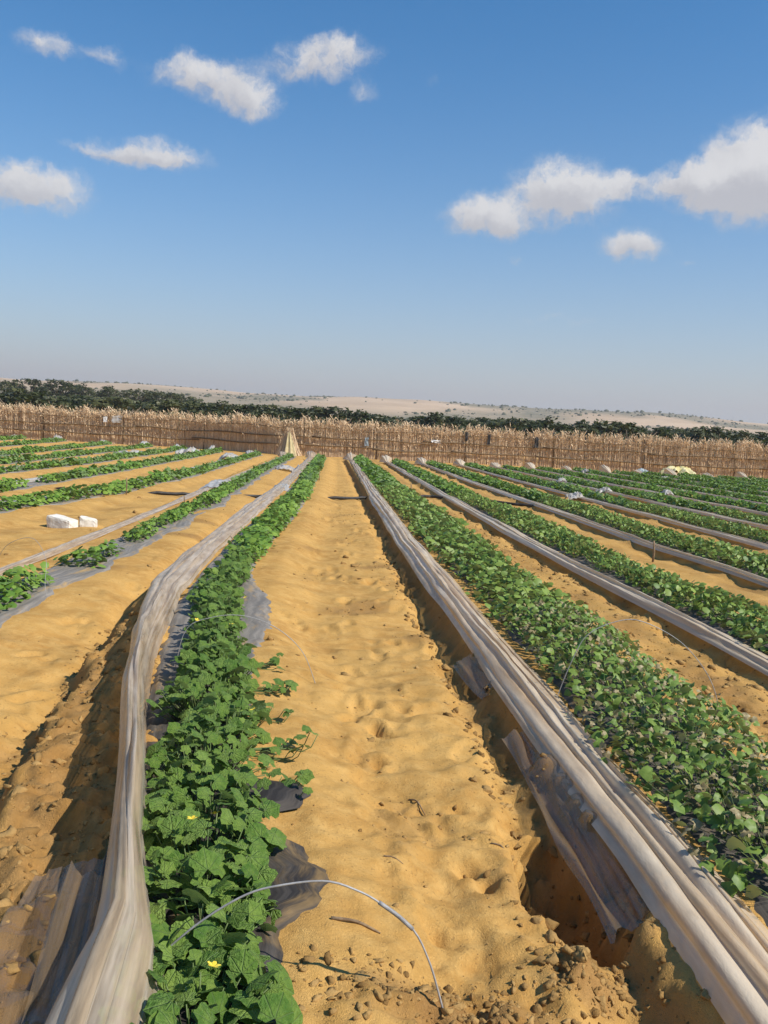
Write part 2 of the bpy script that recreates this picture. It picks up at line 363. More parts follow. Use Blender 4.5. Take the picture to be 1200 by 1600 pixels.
def bed_z(x, y, jag=True):
    """smooth lie of the field: raised beds with a cut left edge"""
    x, y = np.broadcast_arrays(np.asarray(x, float), np.asarray(y, float)); z = np.zeros(x.shape)
    for k, r in ROWS.items():
        t = x-rx(k, y); s = step_t(k, y)
        if jag: s = s+0.06*pn(y*2.1, k*7.3, 3)+0.03*pn(y*6.5, k*3.1, 4)
        fade = 1-sm((y-r['end']-0.3)/1.2)
        b = r['bed']*sm((t-(s-0.03))/0.10)*(1-sm((t-0.36)/0.5))
        tr = (-0.07 if k < 2 else -0.03)*np.exp(-((t-(s-0.10))/0.10)**2)*(1.0 if r['kind'] != 'S' else 0.3)
        z = z+(b+tr)*fade
    return z
FENCE = np.array([(-34, 60.5), (-22, 59), (-9, 56.5), (-3, 52.6), (3, 52.2), (12, 52.4), (24, 51), (36, 50.5)], float)
def fence_y(x): return np.interp(x, FENCE[:, 0], FENCE[:, 1])
def far_z(x, y):
    r = np.hypot(x, y); a = np.arctan2(x, y)
    z = 48.5*sm((r-260)/1150)**1.25*(1+0.05*np.sin(a*9+1)+0.04*np.sin(a*23)-0.14*sm((a-0.33)/0.2)*(np.abs(a) < 1.5))
    z = z+5.2*sm((r-105)/110)*sm((-a-0.03)/0.2)*(np.abs(a) < 1.4)
    z = z+sm((r-350)/500)*(3.0*pn(x/210, y/330, 21)+1.6*pn(x/70, y/130, 22))
    return z
FOOT = []
for _ in range(190):
    lane = random.choice([0, 0, 0, 1, 2, 3])
    y = 2.0+random.random()**1.7*22
    if lane == 0: x = random.uniform(0.05, 0.85)
    elif lane == 1: x = float(rx(-1, y))+random.uniform(0.5, 1.1)
    elif lane == 2: x = random.uniform(2.35, 2.9)
    else: x = float(rx(-1, y))-random.uniform(1.1, 1.9)
    FOOT.append((x, y, random.uniform(-0.5, 0.5)+(math.pi if random.random() < .5 else 0), random.uniform(0.006, 0.020)))

def axis(fine0, fine1, d0, lim_lo, lim_hi, cap, grow=1.035, out=1.085, far_lo=-4200, far_hi=4200):
    core = list(np.arange(fine0, fine1, d0))
    def ext(start, sign, lim, far):
        v, d, res = start, d0, []
        while abs(v) < abs(far) or (v*sign < far*sign):
            d = min(d*grow, cap) if v*sign < lim*sign else d*out
            v += sign*d; res.append(v)
            if v*sign > far*sign: break
        return res
    return np.array(ext(core[0], -1, lim_lo, far_lo)[::-1]+core+ext(core[-1], 1, lim_hi, far_hi))
def build_ground():
    X = axis(-1.75, 2.5, 0.021, -21, 27, 0.15)
    # along the rows: fine near, coarser away
    ys, y = [], 1.5
    while y < 62: ys.append(y); y += min(max(0.019, 0.019*(y/4.2)**1.45), 0.26)
    d = 0.26
    while y < 4300: ys.append(y); d *= 1.07; y += d
    lo, y, d = [], 1.5, 0.02
    while y > -400: d *= 1.09; y -= d; lo.append(y)
    Y = np.array(lo[::-1]+ys)
    gx, gy = np.meshgrid(X, Y)
    dx = np.gradient(X)[None, :]; dy = np.gradient(Y)[:, None]; sp = np.maximum(dx, dy)
    r = np.hypot(gx, gy)
    infield = 1-sm((gy-(fence_y(gx)-1))/6)
    inside = infield*(1-sm((np.abs(gx)-28)/8))
    z = bed_z(gx, gy)*infield
    # how damp / freshly dug it is
    damp = np.zeros_like(z); bedm = np.zeros_like(z)
    for k in ROWS:
        t = gx-rx(k, gy); s = step_t(k, gy)
        damp = np.maximum(damp, (0.6 if k in (0, 1) else 0.4 if k > 1 else 0.2)*np.exp(-((t-(s-0.02))/0.13)**2))
        bedm = np.maximum(bedm, sm((t-s)/0.1)*(1-sm((t-0.45)/0.3)))
        if k >= 2: damp = np.maximum(damp, (0.55 if k == 2 else 0.42)*np.exp(-((t-(s-0.45))/0.45)**2)*(0.75+0.5*pn(gx*1.7, gy*1.3, 97)))
    bank = sm((gx-(rx(0, gy)+step_t(0, gy)))/0.1)*(1-sm((gx-fxp(0, gy)-0.05)/0.1))*(1-sm((gy-9)/4))
    damp = np.maximum(damp, 0.62*bank)
    near_clod = np.exp(-(((gx-0.42)/0.35)**2+((gy-2.22)/0.16)**2)); damp = np.maximum(damp, 0.8*near_clod)
    mnd = np.exp(-(((gx-0.82)/0.13)**2+((gy-2.42)/0.13)**2)); damp = np.maximum(damp, 0.9*mnd)
    e = ((gx-0.97)/0.22)**2+((gy-3.03)/0.42)**2; e = e*(1+0.5*pn(gx*5, gy*5, 9)+0.4*pn(gx*13, gy*13, 10))
    pit = 1-sm((e-0.25)/1.15); damp = np.maximum(damp, 0.7*pit); rim = np.exp(-((e-1.5)/0.5)**2)
    damp = np.maximum(damp, 0.45*rim*(gx < 1.0))
    damp = np.maximum(damp, 0.55*sm((pn(gx*1.1+5, gy*1.1, 12)-0.25)/0.4)*(1-sm((r-14)/8)))
    patch_ = sm((pn(gx*0.9+3, gy*0.7, 95)+0.4*pn(gx*2.6, gy*2.2, 96)-0.12)/0.35)*(1-bedm)*(1-sm((r-25)/12))
    damp = np.maximum(damp, 0.36*patch_)*inside
    z = z-0.23*pit+0.09*mnd+0.03*near_clod+0.02*rim*(gx < 0.85)
    # relief, each octave only where the sheet is fine enough to carry it
    def oc(wl, amp, seed, bill=False):
        fd = sm((wl/sp-2.2)/2.5)
        v = pn(gx/wl, gy/wl, seed)
        if bill: v = 0.35-np.abs(v)*1.6
        return amp*fd*v
    calm = 1-0.55*bedm
    rough = 0.30+1.5*damp+0.6*patch_
    z = z+inside*calm*(oc(1.5, 0.040, 31)+oc(0.62, 0.030, 32)+oc(0.33, 0.018, 33))
    z = z+inside*(oc(0.15, 0.015, 34)*calm+rough*(oc(0.16, 0.019, 35, True)+oc(0.085, 0.018, 36, True)+oc(0.05, 0.013, 37)))
    dug = np.clip(bank*1.0+1.0*mnd+0.8*near_clod+0.5*pit, 0, 1)
    z = z+inside*dug*(oc(0.34, 0.045, 201)+oc(0.19, 0.040, 202, True)+oc(0.10, 0.026, 203, True)+oc(0.06, 0.014, 204))
    # trampled crust: little ledges with crisp edges
    def ledge(wl, amp, seed, k_):
        wx, wy = 0.25*pn(gx/wl*0.7, gy/wl*0.7, seed+1), 0.25*pn(gx/wl*0.7+9, gy/wl*0.7, seed+2)
        return amp*np.tanh(k_*pn(gx/wl+wx, gy/wl+wy, seed))*sm((wl/sp-4)/5)
    z = z+inside*(1-0.7*bedm)*(0.8+0.9*patch_)*(ledge(0.42, 0.011, 141, 4.5)+ledge(0.21, 0.008, 145, 4.5)+ledge(0.11, 0.005, 149, 3.5))
    for (fx, fy, a, dp) in FOOT:
        i0, i1 = np.searchsorted(X, [fx-0.3, fx+0.3]); j0, j1 = np.searchsorted(Y, [fy-0.3, fy+0.3])
        qx, qy = gx[j0:j1, i0:i1]-fx, gy[j0:j1, i0:i1]-fy
        lx, ly = qx*math.cos(a)+qy*math.sin(a), -qx*math.sin(a)+qy*math.cos(a)
        q = ((lx/0.055)**2+(ly/0.13)**2)*(1+0.6*pn(qx*11+fx*7, qy*11+fy*5, 91))
        z[j0:j1, i0:i1] += (-1.3*dp*(1-sm((q-0.55)/0.6))+0.35*dp*np.exp(-((q-1.9)/0.8)**2))*(1-0.8*bedm[j0:j1, i0:i1])
    pr = random.Random(31)
    for _ in range(900):      # small pokes and crumb holes
        fy = 2.0+pr.random()**1.6*14; fx = pr.uniform(-2.6, 2.9)
        if pr.random() > 0.12+sm((float(pn(fx*0.9+3, fy*0.7, 95))+0.05)/0.3): continue
        for _k in range(pr.randint(1, 5)):
            cx_, cy_ = fx+pr.gauss(0, 0.06), fy+pr.gauss(0, 0.06); ra = pr.uniform(0.012, 0.035)*(1+cy_*0.05); dp = ra*pr.uniform(0.4, 0.9)
            i0, i1 = np.searchsorted(X, [cx_-0.15, cx_+0.15]); j0, j1 = np.searchsorted(Y, [cy_-0.15, cy_+0.15])
            q = ((gx[j0:j1, i0:i1]-cx_)**2+((gy[j0:j1, i0:i1]-cy_)*pr.uniform(0.6, 1.2))**2)/ra**2
            z[j0:j1, i0:i1] += (-dp*np.exp(-q)+0.35*dp*np.exp(-(np.sqrt(q)-1.8)**2*2))*(1-0.8*bedm[j0:j1, i0:i1])
    zf = far_z(gx, gy)
    z = z+zf+(1-infield)*0.25*oc(6, 1, 41)
    far = np.clip(sm((r-70)/110), 0, 1)*(1-inside)
    veg = sm((pn(gx/160, gy/260, 51)+0.5*pn(gx/50, gy/120, 52)+0.30*sm((np.arctan2(gx, gy)-0.22)/0.12)-0.10)/0.35)*sm((r-300)/300)
    veg = np.maximum(veg, 0.6*(1-sm((r-500)/200))*sm((r-70)/30))
    veg = np.maximum(veg, 0.8*sm((r-480)/150)*(1-sm((r-1000)/160))*sm((pn(gx/240, gy/420, 58)+0.2)/0.4))
    V = np.stack([gx, gy, z], -1).reshape(-1, 3)
    me = mesh_np('ground', V, grid_faces(len(Y), len(X)), True, attrs={'damp': damp.ravel(), 'far': far.ravel(), 'veg': veg.ravel()})
    o = obj('ground', me, M_SAND); o['kind'] = 'structure'
    return X, Y, z, damp
GX, GY, GZ, GD = build_ground()
def ground_z(x, y):
    x, y = np.broadcast_arrays(np.asarray(x, float), np.asarray(y, float))
    i = np.clip(np.searchsorted(GX, x)-1, 0, len(GX)-2); j = np.clip(np.searchsorted(GY, y)-1, 0, len(GY)-2)
    u = (x-GX[i])/(GX[i+1]-GX[i]); v = (y-GY[j])/(GY[j+1]-GY[j])
    return (GZ[j, i]*(1-u)+GZ[j, i+1]*u)*(1-v)+(GZ[j+1, i]*(1-u)+GZ[j+1, i+1]*u)*v
def gz(x, y): return float(ground_z(x, y))

# ------------------------------------------------------------------ loose clods of dug soil
def ico(sub):
    import bmesh
    bm = bmesh.new(); bmesh.ops.create_icosphere(bm, subdivisions=sub, radius=1)
    V = np.array([v.co[:] for v in bm.verts]); F = np.array([[v.index for v in f.verts] for f in bm.faces]); bm.free()
    return V, F
I1, I2 = ico(1), ico(2)
def clods():
    Vs, Fs, T, n = [], [], [], 0
    def put(x, y, s, big):
        nonlocal n
        V0, F0 = I2 if big else I1
        ph = random.random()*50
        d = 1+0.7*pn(V0[:, 0]*1.6+ph, V0[:, 1]*1.6+V0[:, 2]*1.9, 5)+0.5*pn(V0[:, 0]*4+ph, V0[:, 2]*4+V0[:, 1]*3, 6)+0.12*np.sin(np.arange(len(V0))*12.9+ph)
        V1 = V0*d[:, None]
        for _c in range(7):
            dv = np.array([random.gauss(0, 1), random.gauss(0, 1), random.gauss(0, 1)]); dv /= np.linalg.norm(dv)
            V1 = V1-np.maximum(V1@dv-random.uniform(0.35, 0.75), 0)[:, None]*dv
        V = V1*1.25*s*np.array([random.uniform(.7, 1.3), random.uniform(.7, 1.3), random.uniform(.55, .95)])
        a = random.random()*6.28; c, sn = math.cos(a), math.sin(a)
        V = V@np.array([[c, sn, 0], [-sn, c, 0], [0, 0, 1]])
        V = V+np.array([x, y, gz(x, y)+s*0.02])
        Vs.append(V); Fs.append(F0+n); n += len(V); T.append(np.full(len(V), random.random()))
    cnt = 0
    while cnt < 7000:
        y = 1.9+random.random()**2.0*16; x = random.uniform(-2.2, 4.2)
        j, i = np.searchsorted(GY, y), np.searchsorted(GX, x); d = GD[j, i]
        if random.random() > d**1.2+0.05*sm((float(pn(x*0.9+3, y*0.7, 95))+0.1)/0.3)+0.008: continue
        s = 0.003+0.013*random.random()**3.5
        if random.random() < 0.035*d: s = random.uniform(0.016, 0.034)
        put(x, y, s, s > 0.016); cnt += 1
    for _ in range(150):     # lumps lying about the furrows
        y = 3.5+random.random()**1.3*15; x = random.uniform(-4.2, 4.4)
        if float(bed_z(x, y, False)) < 0.03: put(x, y, random.uniform(0.012, 0.032)*(1+y*0.03), True)
    for _ in range(420):     # crumbs along the cut edge beside the pleated sheet
        y = 2.2+random.random()**1.3*9; put(float(rx(1, y))-0.76+max(-0.3, min(-0.1, random.gauss(-0.17, 0.04))), y, 0.004+0.02*random.random()**3*(1+y*0.05), True)
    for _ in range(900):     # churned furrow between the first two sheets
        y = 4.0+random.random()**1.4*14; put(float(rx(2, y))-random.uniform(0.62, 1.35), y, (0.004+0.022*random.random()**3)*(1+y*0.04), False)
    for _ in range(60): put(random.gauss(1.0, 0.12), random.gauss(2.95, 0.25), random.uniform(0.005, 0.02), True)
    for _ in range(220):      # heap beside the hole, clods at the foot of the path
        put(random.gauss(0.83, 0.10), random.gauss(2.44, 0.07), 0.003+0.018*random.random()**4, True)
    for _ in range(420):
        put(random.gauss(0.42, 0.22), random.gauss(2.27, 0.07), 0.003+0.014*random.random()**3, True)
    for _ in range(700):     # crumbly bank beside the standing sheet
        y = random.uniform(2.2, 7); put(float(fxp(0, y))-random.uniform(0.06, 0.5), y, 0.004+0.026*random.random()**5, True)
    me = mesh_np('soil_clods', np.vstack(Vs), np.vstack(Fs), False, attrs={'tint': np.concatenate(T)})
    o = obj('soil_clods', me, M_CLOD); o['kind'] = 'stuff'; o['label'] = 'loose brown soil clods scattered over the dug sand'; o['category'] = 'soil clods'
clods()

# ------------------------------------------------------------------ polythene sheets folded beside the beds
RIGHT_NAMES = {1: 'bare footprinted path', 2: 'second bed', 3: 'third bed', 4: 'fourth bed', 5: 'fifth bed', 6: 'sixth bed', 7: 'seventh bed', 8: 'eighth bed',
               9: 'ninth bed', 10: 'tenth bed', 11: 'eleventh bed', 12: 'twelfth bed', 13: 'thirteenth bed'}
LEFT_NAMES = {0: 'first bed', -1: 'second bed', -2: 'third bed', -3: 'fourth bed', -4: 'fifth bed', -5: 'sixth bed', -6: 'seventh bed', -7: 'eighth bed', -8: 'ninth bed'}
def y_start(k):
    x = float(rx(k, 10)); lim = 0.56 if x > 0 else 0.42
    return max(1.2, abs(x)/lim-4.0) if abs(x) > 2 else 1.2
def y_samples(y0, y1, d0=0.035):
    out, y = [], y0
    while y < y1: out.append(y); y += max(d0, d0*(y/5.0)**1.2)
    out.append(y1); return np.array(out)
def sheet(k, N=52):
    r = ROWS[k]; y0, y1 = y_start(k), r['end']+(0.5 if r['kind'] == 'R' else 0.4)
    if k == 0: y0 = 1.75
    Y = y_samples(y0, y1); u = np.linspace(0, 1, N); U, YY = np.meshgrid(u, Y); sd_ = k*13.7+100
    W = r['fw']*(1+0.10*pn(Y*0.4, sd_, 61)+0.05*pn(Y*1.4, sd_, 62)); H = r['fh']*(1+0.35*pn(Y*0.45, sd_+5, 63))
    if k == 0:
        W = np.interp(Y, [1.7, 2.1, 2.35, 2.7, 3.5, 5, 6, 8, 12, 50], [.26, .22, .16, .12, .115, .14, .20, .33, .34, .30])*(1+0.1*pn(Y*1.3, sd_, 61))
        H = np.interp(Y, [1.7, 2.1, 2.4, 3, 4.5, 6, 8, 12, 50], [.14, .20, .26, .31, .27, .17, .10, .07, .07])
    hump = np.exp(-((Y-(r['end']-0.1))/0.55)**2)*(1.0 if r['kind'] == 'R' else 0.7)
    H = H+hump*(0.32+0.1*math.sin(k*3.3)); W = W+hump*0.55
    W, H = W[:, None], H[:, None]
    nf = 5 if r['fw'] > 0.3 else 4
    ph = 2.2*pn(YY*0.20, sd_, 64)+0.6*pn(YY*0.6, sd_, 65)
    fold = np.sin(2*np.pi*nf*U+ph+1.5*pn(U*3, YY*0.25, 66))
    lat = (U-0.5)*W+0.030*W*fold+0.08*W*pn(U*3.5+sd_, YY*0.18, 67)+0.035*W*pn(U*11+sd_, YY*0.35, 72)
    env = np.sin(np.pi*np.clip(U, 0, 1))**0.55
    x = fxp(k, YY)+lat+0.012*pn(YY*0.8, sd_, 68)
    skew = env*(1-0.25*(U-0.5))
    gb = np.maximum(bed_z(np.maximum(x, rx(k, YY)+step_t(k, YY)+0.08), YY, False)-0.04*np.clip(0.35-U, 0, 1), 0)
    gtrue = ground_z(x, YY)
    zz = gb+0.012+H*skew*(1+0.18*pn(U*3+9, YY*0.8, 69))+0.012*(W/0.34)*env*np.cos(2*np.pi*nf*U+ph+0.9)+env*(W/0.34)*0.026*(0.4-np.abs(pn(U*4.5+sd_+0.5*pn(YY*0.3, sd_, 75), YY*0.22, 73))*1.4)+0.011*env*(0.3-np.abs(pn(U*11+sd_, YY*0.35, 70))*1.3)+0.005*pn(U*8, YY*4.5, 71)*env
    zz = np.where((U > 0.04) & (U < 0.97), np.maximum(zz, gtrue+0.006), zz)
    V = np.stack([x, YY, zz], -1).reshape(-1, 3)
    uv = np.stack([U*(r['fw']/0.34), YY], -1).reshape(-1, 2)
    me = mesh_np('plastic_sheet', V, grid_faces(len(Y), N), True, uv)
    root = empty('plastic_sheet', (float(fxp(k, y0)), y0, 0.0))
    o = obj('folded_sheet', me, M_FILM_CURTAIN if k in (0, -1) else M_FILM if k in (1, -1) else M_FILM_TAN if k > 1 else M_FILM_WHITE, root, (-root.location.x, -y0, 0))
    return root
def patch(name, corners, n, m_, matl, root, amp=0.02, seed=1, ragged=0.0, sag=0.0, kind=None):
    """rectangular piece of sheet between 4 corners (x,y,z), wrinkled lengthwise"""
    a, b, c, d = [np.array(q, float) for q in corners]
    u = np.linspace(0, 1, m_)[None, :, None]; v = np.linspace(0, 1, n)[:, None, None]
    Pt = (a*(1-u)+b*u)*(1-v)+(d*(1-u)+c*u)*v
    uu, vv = np.broadcast_arrays(u[..., 0], v[..., 0]); L = np.linalg.norm(d-a)
    Pt[..., 2] += amp*pn(uu*7+seed, vv*L*1.5, seed)+amp*0.5*pn(uu*15, vv*L*2+seed, seed+1)-sag*np.sin(np.pi*uu)*np.sin(np.pi*np.clip(vv, 0, 1))
    Pt[..., 0] += amp*0.7*pn(uu*5, vv*L*1.2+seed, seed+2)
    Pt[..., 2] = np.maximum(Pt[..., 2], ground_z(Pt[..., 0], Pt[..., 1])+0.012)
    if ragged:
        e = np.clip(uu*4-3, 0, 1); Pt[..., 0] += -ragged*e*np.abs(pn(vv*L*6, seed*3.3, seed+3))
        e = np.clip(vv*4-3, 0, 1); Pt[..., 1] += ragged*1.6*e*pn(uu*7, seed*1.7, seed+4)
    V = Pt.reshape(-1, 3); uv = np.stack([uu, vv*L], -1).reshape(-1, 2)
    me = mesh_np(name, V, grid_faces(n, m_), True, uv, {'dust': np.full(len(V), 0.25)})
    return obj(name, me, matl, root, (-root.location.x, -root.location.y, -root.location.z) if root else None)
for k in ROWS:
    o = sheet(k)
    if k == 0: lab = 'clear dusty polythene sheet standing twisted like a curtain beside the large-leaved bed'
    elif k == 1: lab = 'wide tan pleated polythene sheet bunched between the footprinted path and small-leaved plants'
    elif k == -1: lab = 'flat grey polythene strip on the sand beside the sparse bed with gaps'
    elif k > 1: lab = 'folded tan polythene sheet along the %s from the footprinted path towards the yellow tarp' % RIGHT_NAMES[k]
    else: lab = 'pale polythene sheet along the %s from the footprinted path towards the white blocks' % LEFT_NAMES[k]
    tag(o, lab, 'plastic sheet', 'polythene sheets folded beside the beds')
    if k == 0:
        g = lambda x, y, dz=0.02: (x, y, gz(x, y)+dz)
        patch('torn_flap', [(-0.86, 2.72, 0.16), (-0.66, 2.78, 0.20), (-0.56, 2.0, 0.12), (-0.86, 2.0, 0.06)], 36, 18, M_FILM_CLEAR, o, 0.03, 3)
        patch('torn_flap', [(-0.70, 2.5, 0.30), (-0.50, 2.5, 0.26), (-0.34, 1.85, 0.12), (-0.66, 1.85, 0.10)], 36, 24, M_FILM_CLEAR, o, 0.035, 8)
    if k == 1:
        patch('torn_flap', [(0.96, 4.42, 0.05), (1.16, 4.50, 0.12), (1.20, 2.70, 0.10), (0.98, 2.66, 0.00)], 60, 20, M_FILM_CLEAR, o, 0.03, 5, 0.03, 0.02)
        patch('torn_flap', [(0.92, 5.95, 0.02), (1.06, 6.0, 0.10), (1.10, 5.2, 0.10), (0.99, 5.15, 0.02)], 24, 10, M_FILM_CLEAR, o, 0.03, 6, 0.03)

# ------------------------------------------------------------------ mulch film on the beds
def mulch(k):
    r = ROWS[k]; y0, y1 = y_start(k), r['end']
    Y = y_samples(y0, y1, 0.04); N = 26; u = np.linspace(0, 1, N); U, YY = np.meshgrid(u, Y)
    if k == 0:
        L = np.full_like(Y, -0.34)
        Rr = np.interp(Y, [1.2, 2.5, 2.6, 2.8, 3.0, 3.1, 3.25, 3.32, 3.48, 3.56, 3.8, 5.2, 6.3, 7.4, 8.8, 9.6, 14, 50], [.18, .22, .36, .38, .30, .16, .16, .33, .36, .12, .10, .24, .40, .42, .14, .14, .22, .24])
        Rr = Rr+0.05*np.abs(pn(Y*5, 3.3, 81))+0.03*pn(Y*13, 1.3, 82)
        lift, dust = np.interp(Y, [3.5, 4], [0.034, 0.022])[:, None], np.interp(Y, [3.6, 6], [0.05, 0.75])
    elif k == -1:
        L, Rr = np.full_like(Y, -0.24), 0.33+0.14*pn(Y*0.8, 4.1, 83)+0.04*pn(Y*5, 4, 84); lift, dust = 0.018, np.full_like(Y, 0.8)
    elif k < 0:
        L, Rr = np.full_like(Y, -0.30), 0.28+0.10*pn(Y*0.8, k, 83); lift, dust = 0.010, np.full_like(Y, 0.9)
    else:
        L, Rr = np.full_like(Y, -0.33), 0.30+0.08*pn(Y*0.9, k, 83)+0.03*pn(Y*5, k, 84); lift, dust = 0.016, np.full_like(Y, 0.3)
    T = L[:, None]*(1-U)+Rr[:, None]*U
    x = rx(k, YY)+T+0.012*pn(U*8, YY*1.5, 85)
    zz = bed_z(x, YY, False)+lift+0.010*pn(U*10, YY*1.1, 86)+0.004*pn(U*22, YY*3, 87)
    zz = zz-0.03*(np.clip(U*12-11, 0, 1)+np.clip(1-U*12, 0, 1))
    V = np.stack([x, YY, zz], -1).reshape(-1, 3)
    me = mesh_np('mulch_film', V, grid_faces(len(Y), N), True, np.stack([U*0.7, YY], -1).reshape(-1, 2), {'dust': np.repeat(dust, N)})
    o = obj('mulch_film', me, M_MULCH)
    nm = RIGHT_NAMES[k] if k > 0 else LEFT_NAMES[k]
    if k == 0: lab = 'torn black mulch film under the large-leaved plants, half buried in sand'
    elif k == 1: lab = 'dark mulch film under the small-leaved plants beside the wide pleated sheet'
    elif k == -1: lab = 'grey mulch film lying bare between the sparse plants of the gappy bed'
    elif k > 0: lab = 'dark mulch film under plants of the %s towards the yellow tarp' % nm
    else: lab = 'pale dusty mulch film under plants of the %s towards the white blocks' % nm
    tag(o, lab, 'mulch film', 'mulch films on the beds')
for k in ROWS: mulch(k)

# ------------------------------------------------------------------ leaves and plants
def leaf_hi(seed, lobes=5, n=16, deep=0.13, droop=0.55, cup=0.1):
    r = random.Random(seed); V = [(0, 0.42, 0.05)]; ring = []
    for s in (0.55, 1.0):
        for i in range(n):
            th = -math.pi/2+2*math.pi*(i+0.0)/n
            rad = 0.50*(1+deep*math.cos(lobes*(th-math.pi/2))*s+(0.05*(-1)**i)*s+r.uniform(-.04, .04))
            if i == 0: rad *= 0.55
            x, y = rad*s*math.cos(th), 0.42+rad*s*math.sin(th)
            z = cup*s-droop*(x*x+0.6*(y-0.42)**2)*s+r.uniform(-.035, .035)*s
            V.append((x*1.08, y, z))
    F = []
    for i in range(n):
        j = (i+1) % n
        F.append((0, 1+i, 1+j)); F.append((1+i, 1+n+i, 1+n+j)); F.append((1+i, 1+n+j, 1+j))
    return np.array(V), np.array(F)
def leaf_lo(seed):
    r = random.Random(seed); d = r.uniform(0.02, 0.12)
    V = [(0, 0.45, 0.06), (0, 0, 0), (0.5, 0.32, -d), (0.34, 0.85, -d), (0, 1.0, -d*1.2), (-0.34, 0.85, -d), (-0.5, 0.32, -d)]
    V = np.array(V); V[1:, :2] += np.array([[r.uniform(-.08, .08), r.uniform(-.06, .06)] for _ in range(6)])
    return V, np.array([(0, 1, 2), (0, 2, 3), (0, 3, 4), (0, 4, 5), (0, 5, 6), (0, 6, 1)])
LEAF_L = [mesh_np('leaf', *leaf_hi(s), True, attrs={'tint': np.clip(0.22+0.1*(s % 5)+np.r_[0.35, rng.uniform(-.12, .22, 16), rng.uniform(-.15, .15, 16)], 0, 1)}) for s in range(6)]
LEAF_R = [mesh_np('leaf', *leaf_hi(40+s, 5, 8, 0.10, 0.9, 0.18), True, attrs={'tint': np.full(17, 0.2+0.12*(s % 5))}) for s in range(6)]
for m_ in LEAF_L: m_.materials.append(M_LEAF_NEAR)
for m_ in LEAF_R: m_.materials.append(M_LEAF_SMALL)
LEAF_DRY = [mesh_np('leaf', *leaf_hi(60+s, 3, 8, 0.25, 1.6, 0.35), True, attrs={'tint': np.full(17, 0.3+0.2*s)}) for s in range(3)]
for m_ in LEAF_DRY: m_.materials.append(M_LEAF_DRY)
LO = [leaf_lo(s) for s in range(5)]
def leaf_frames(n, wid, length, hgt, size, tilt, rnd, base_fn=None, lean=0.0):
    """n leaf placements: position, scale, orientation matrix (3x3)"""
    out = []
    for _ in range(n):
        q = rnd.uniform(-1, 1); dx = wid*q*(0.72+0.28*rnd.random()); dy = rnd.uniform(-1, 1)*length*(1-0.25*q*q)
        top = hgt*math.sqrt(max(0.05, 1-0.8*q*q)); z = top*(1-0.8*rnd.random()**1.5)
        nv = Vector((rnd.gauss(0, tilt)+0.9*dx/max(wid, .1)*0.35+0.2, rnd.gauss(0, tilt)-0.12, 1)).normalized()
        hd = rnd.uniform(0, 6.283)
        yv = Vector((math.cos(hd), math.sin(hd), 0)); yv = (yv-nv*yv.dot(nv)).normalized(); xv = yv.cross(nv)
        M = np.array([[xv.x, yv.x, nv.x], [xv.y, yv.y, nv.y], [xv.z, yv.z, nv.z]])
        out.append((np.array([dx, dy, z]), size*(0.55+0.75*rnd.random()**1.3), M))
    return out
def joined_leaves(frames, rnd):
    Vs, Fs, T, n = [], [], [], 0
    for pz, s, M in frames:
        V0, F0 = rnd.choice(LO); V = (V0*s)@M.T+pz
        Vs.append(V); Fs.append(F0+n); n += len(V); T.append(np.full(len(V), rnd.random()))
    return np.vstack(Vs), np.vstack(Fs), np.concatenate(T)
def foliage_variant(seed, wid, hgt, n, size, tilt):
    rnd = random.Random(seed); return joined_leaves(leaf_frames(n, wid, 0.27, hgt, size, tilt, rnd), rnd)
VAR_L = [foliage_variant(s, 0.25, 0.20, 95, 0.082, 0.45) for s in range(6)]
VAR_R = [foliage_variant(50+s, 0.34, 0.22, 210, 0.058, 0.85) for s in range(6)]
VAR_LF = [foliage_variant(80+s, 0.25, 0.21, 46, 0.115, 0.45) for s in range(5)]
VAR_RF = [foliage_variant(90+s, 0.30, 0.23, 60, 0.110, 0.55) for s in range(5)]
def var_mesh(v, m_):
    me = mesh_np('foliage', v[0], v[1], True, attrs={'tint': v[2]}); me.materials.append(m_); return me
MESH_L = [var_mesh(v, M_LEAF) for v in VAR_L]; MESH_R = [var_mesh(v, M_LEAF_SMALL) for v in VAR_R]

plants = []     # (distance, row, x, y)
for k, r in ROWS.items():
    rr = random.Random(1000+k); y = y_start(k)
    sp_ = {'L': 0.40, 'R': 0.38, 'S': 0.42}[r['kind']]
    while y < r['end']-0.5:
        x = float(rx(k, y))+rr.gauss(0, 0.03); keep, wsc_ = True, 1.0
        if k == 0: keep = True; wsc_ = float(np.interp(y, [2, 3, 5.2, 6.0, 7.5, 8.5, 9.3, 10, 14, 50], [1.0, 0.92, 1.0, 0.72, 0.88, 0.55, 0.55, 0.95, 0.95, 0.95]))
        if k == -1:
            if y < 17: keep = (6.8 < y < 8.4) or (8.9 < y < 9.5) or (10.0 < y < 10.4) or (11.2 < y < 16.6 and rr.random() < 0.85); wsc_ = 0.62 if y > 9.8 else 0.9
            else: wsc_ = 0.8
        if k == -2: keep = not (16.9 < y < 17.5 or 21.0 < y < 21.8); wsc_ = 1.1 if y < 24 else 0.85
        if k == -3: keep = not (18.6 < y < 20.2); wsc_ = 0.95
        if k in (-4, -5, -6, -7): wsc_ = 0.85+0.2*math.sin(y*0.9+k)
        if k == 1: wsc_ = float(np.interp(y, [2, 6, 9, 50], [1.1, 1.12, 1.2, 1.1]))
        if k > 1: wsc_ = (0.95 if k < 4 else 0.8)+0.1*math.sin(y*0.7+k*2)
        a = math.degrees(math.atan2(x, y))
        if keep and -24.5 < a < 33: plants.append((math.hypot(x, y), k, x, y, wsc_*rr.uniform(0.9, 1.1)))
        y += sp_*rr.uniform(0.85, 1.15)
plants.sort()
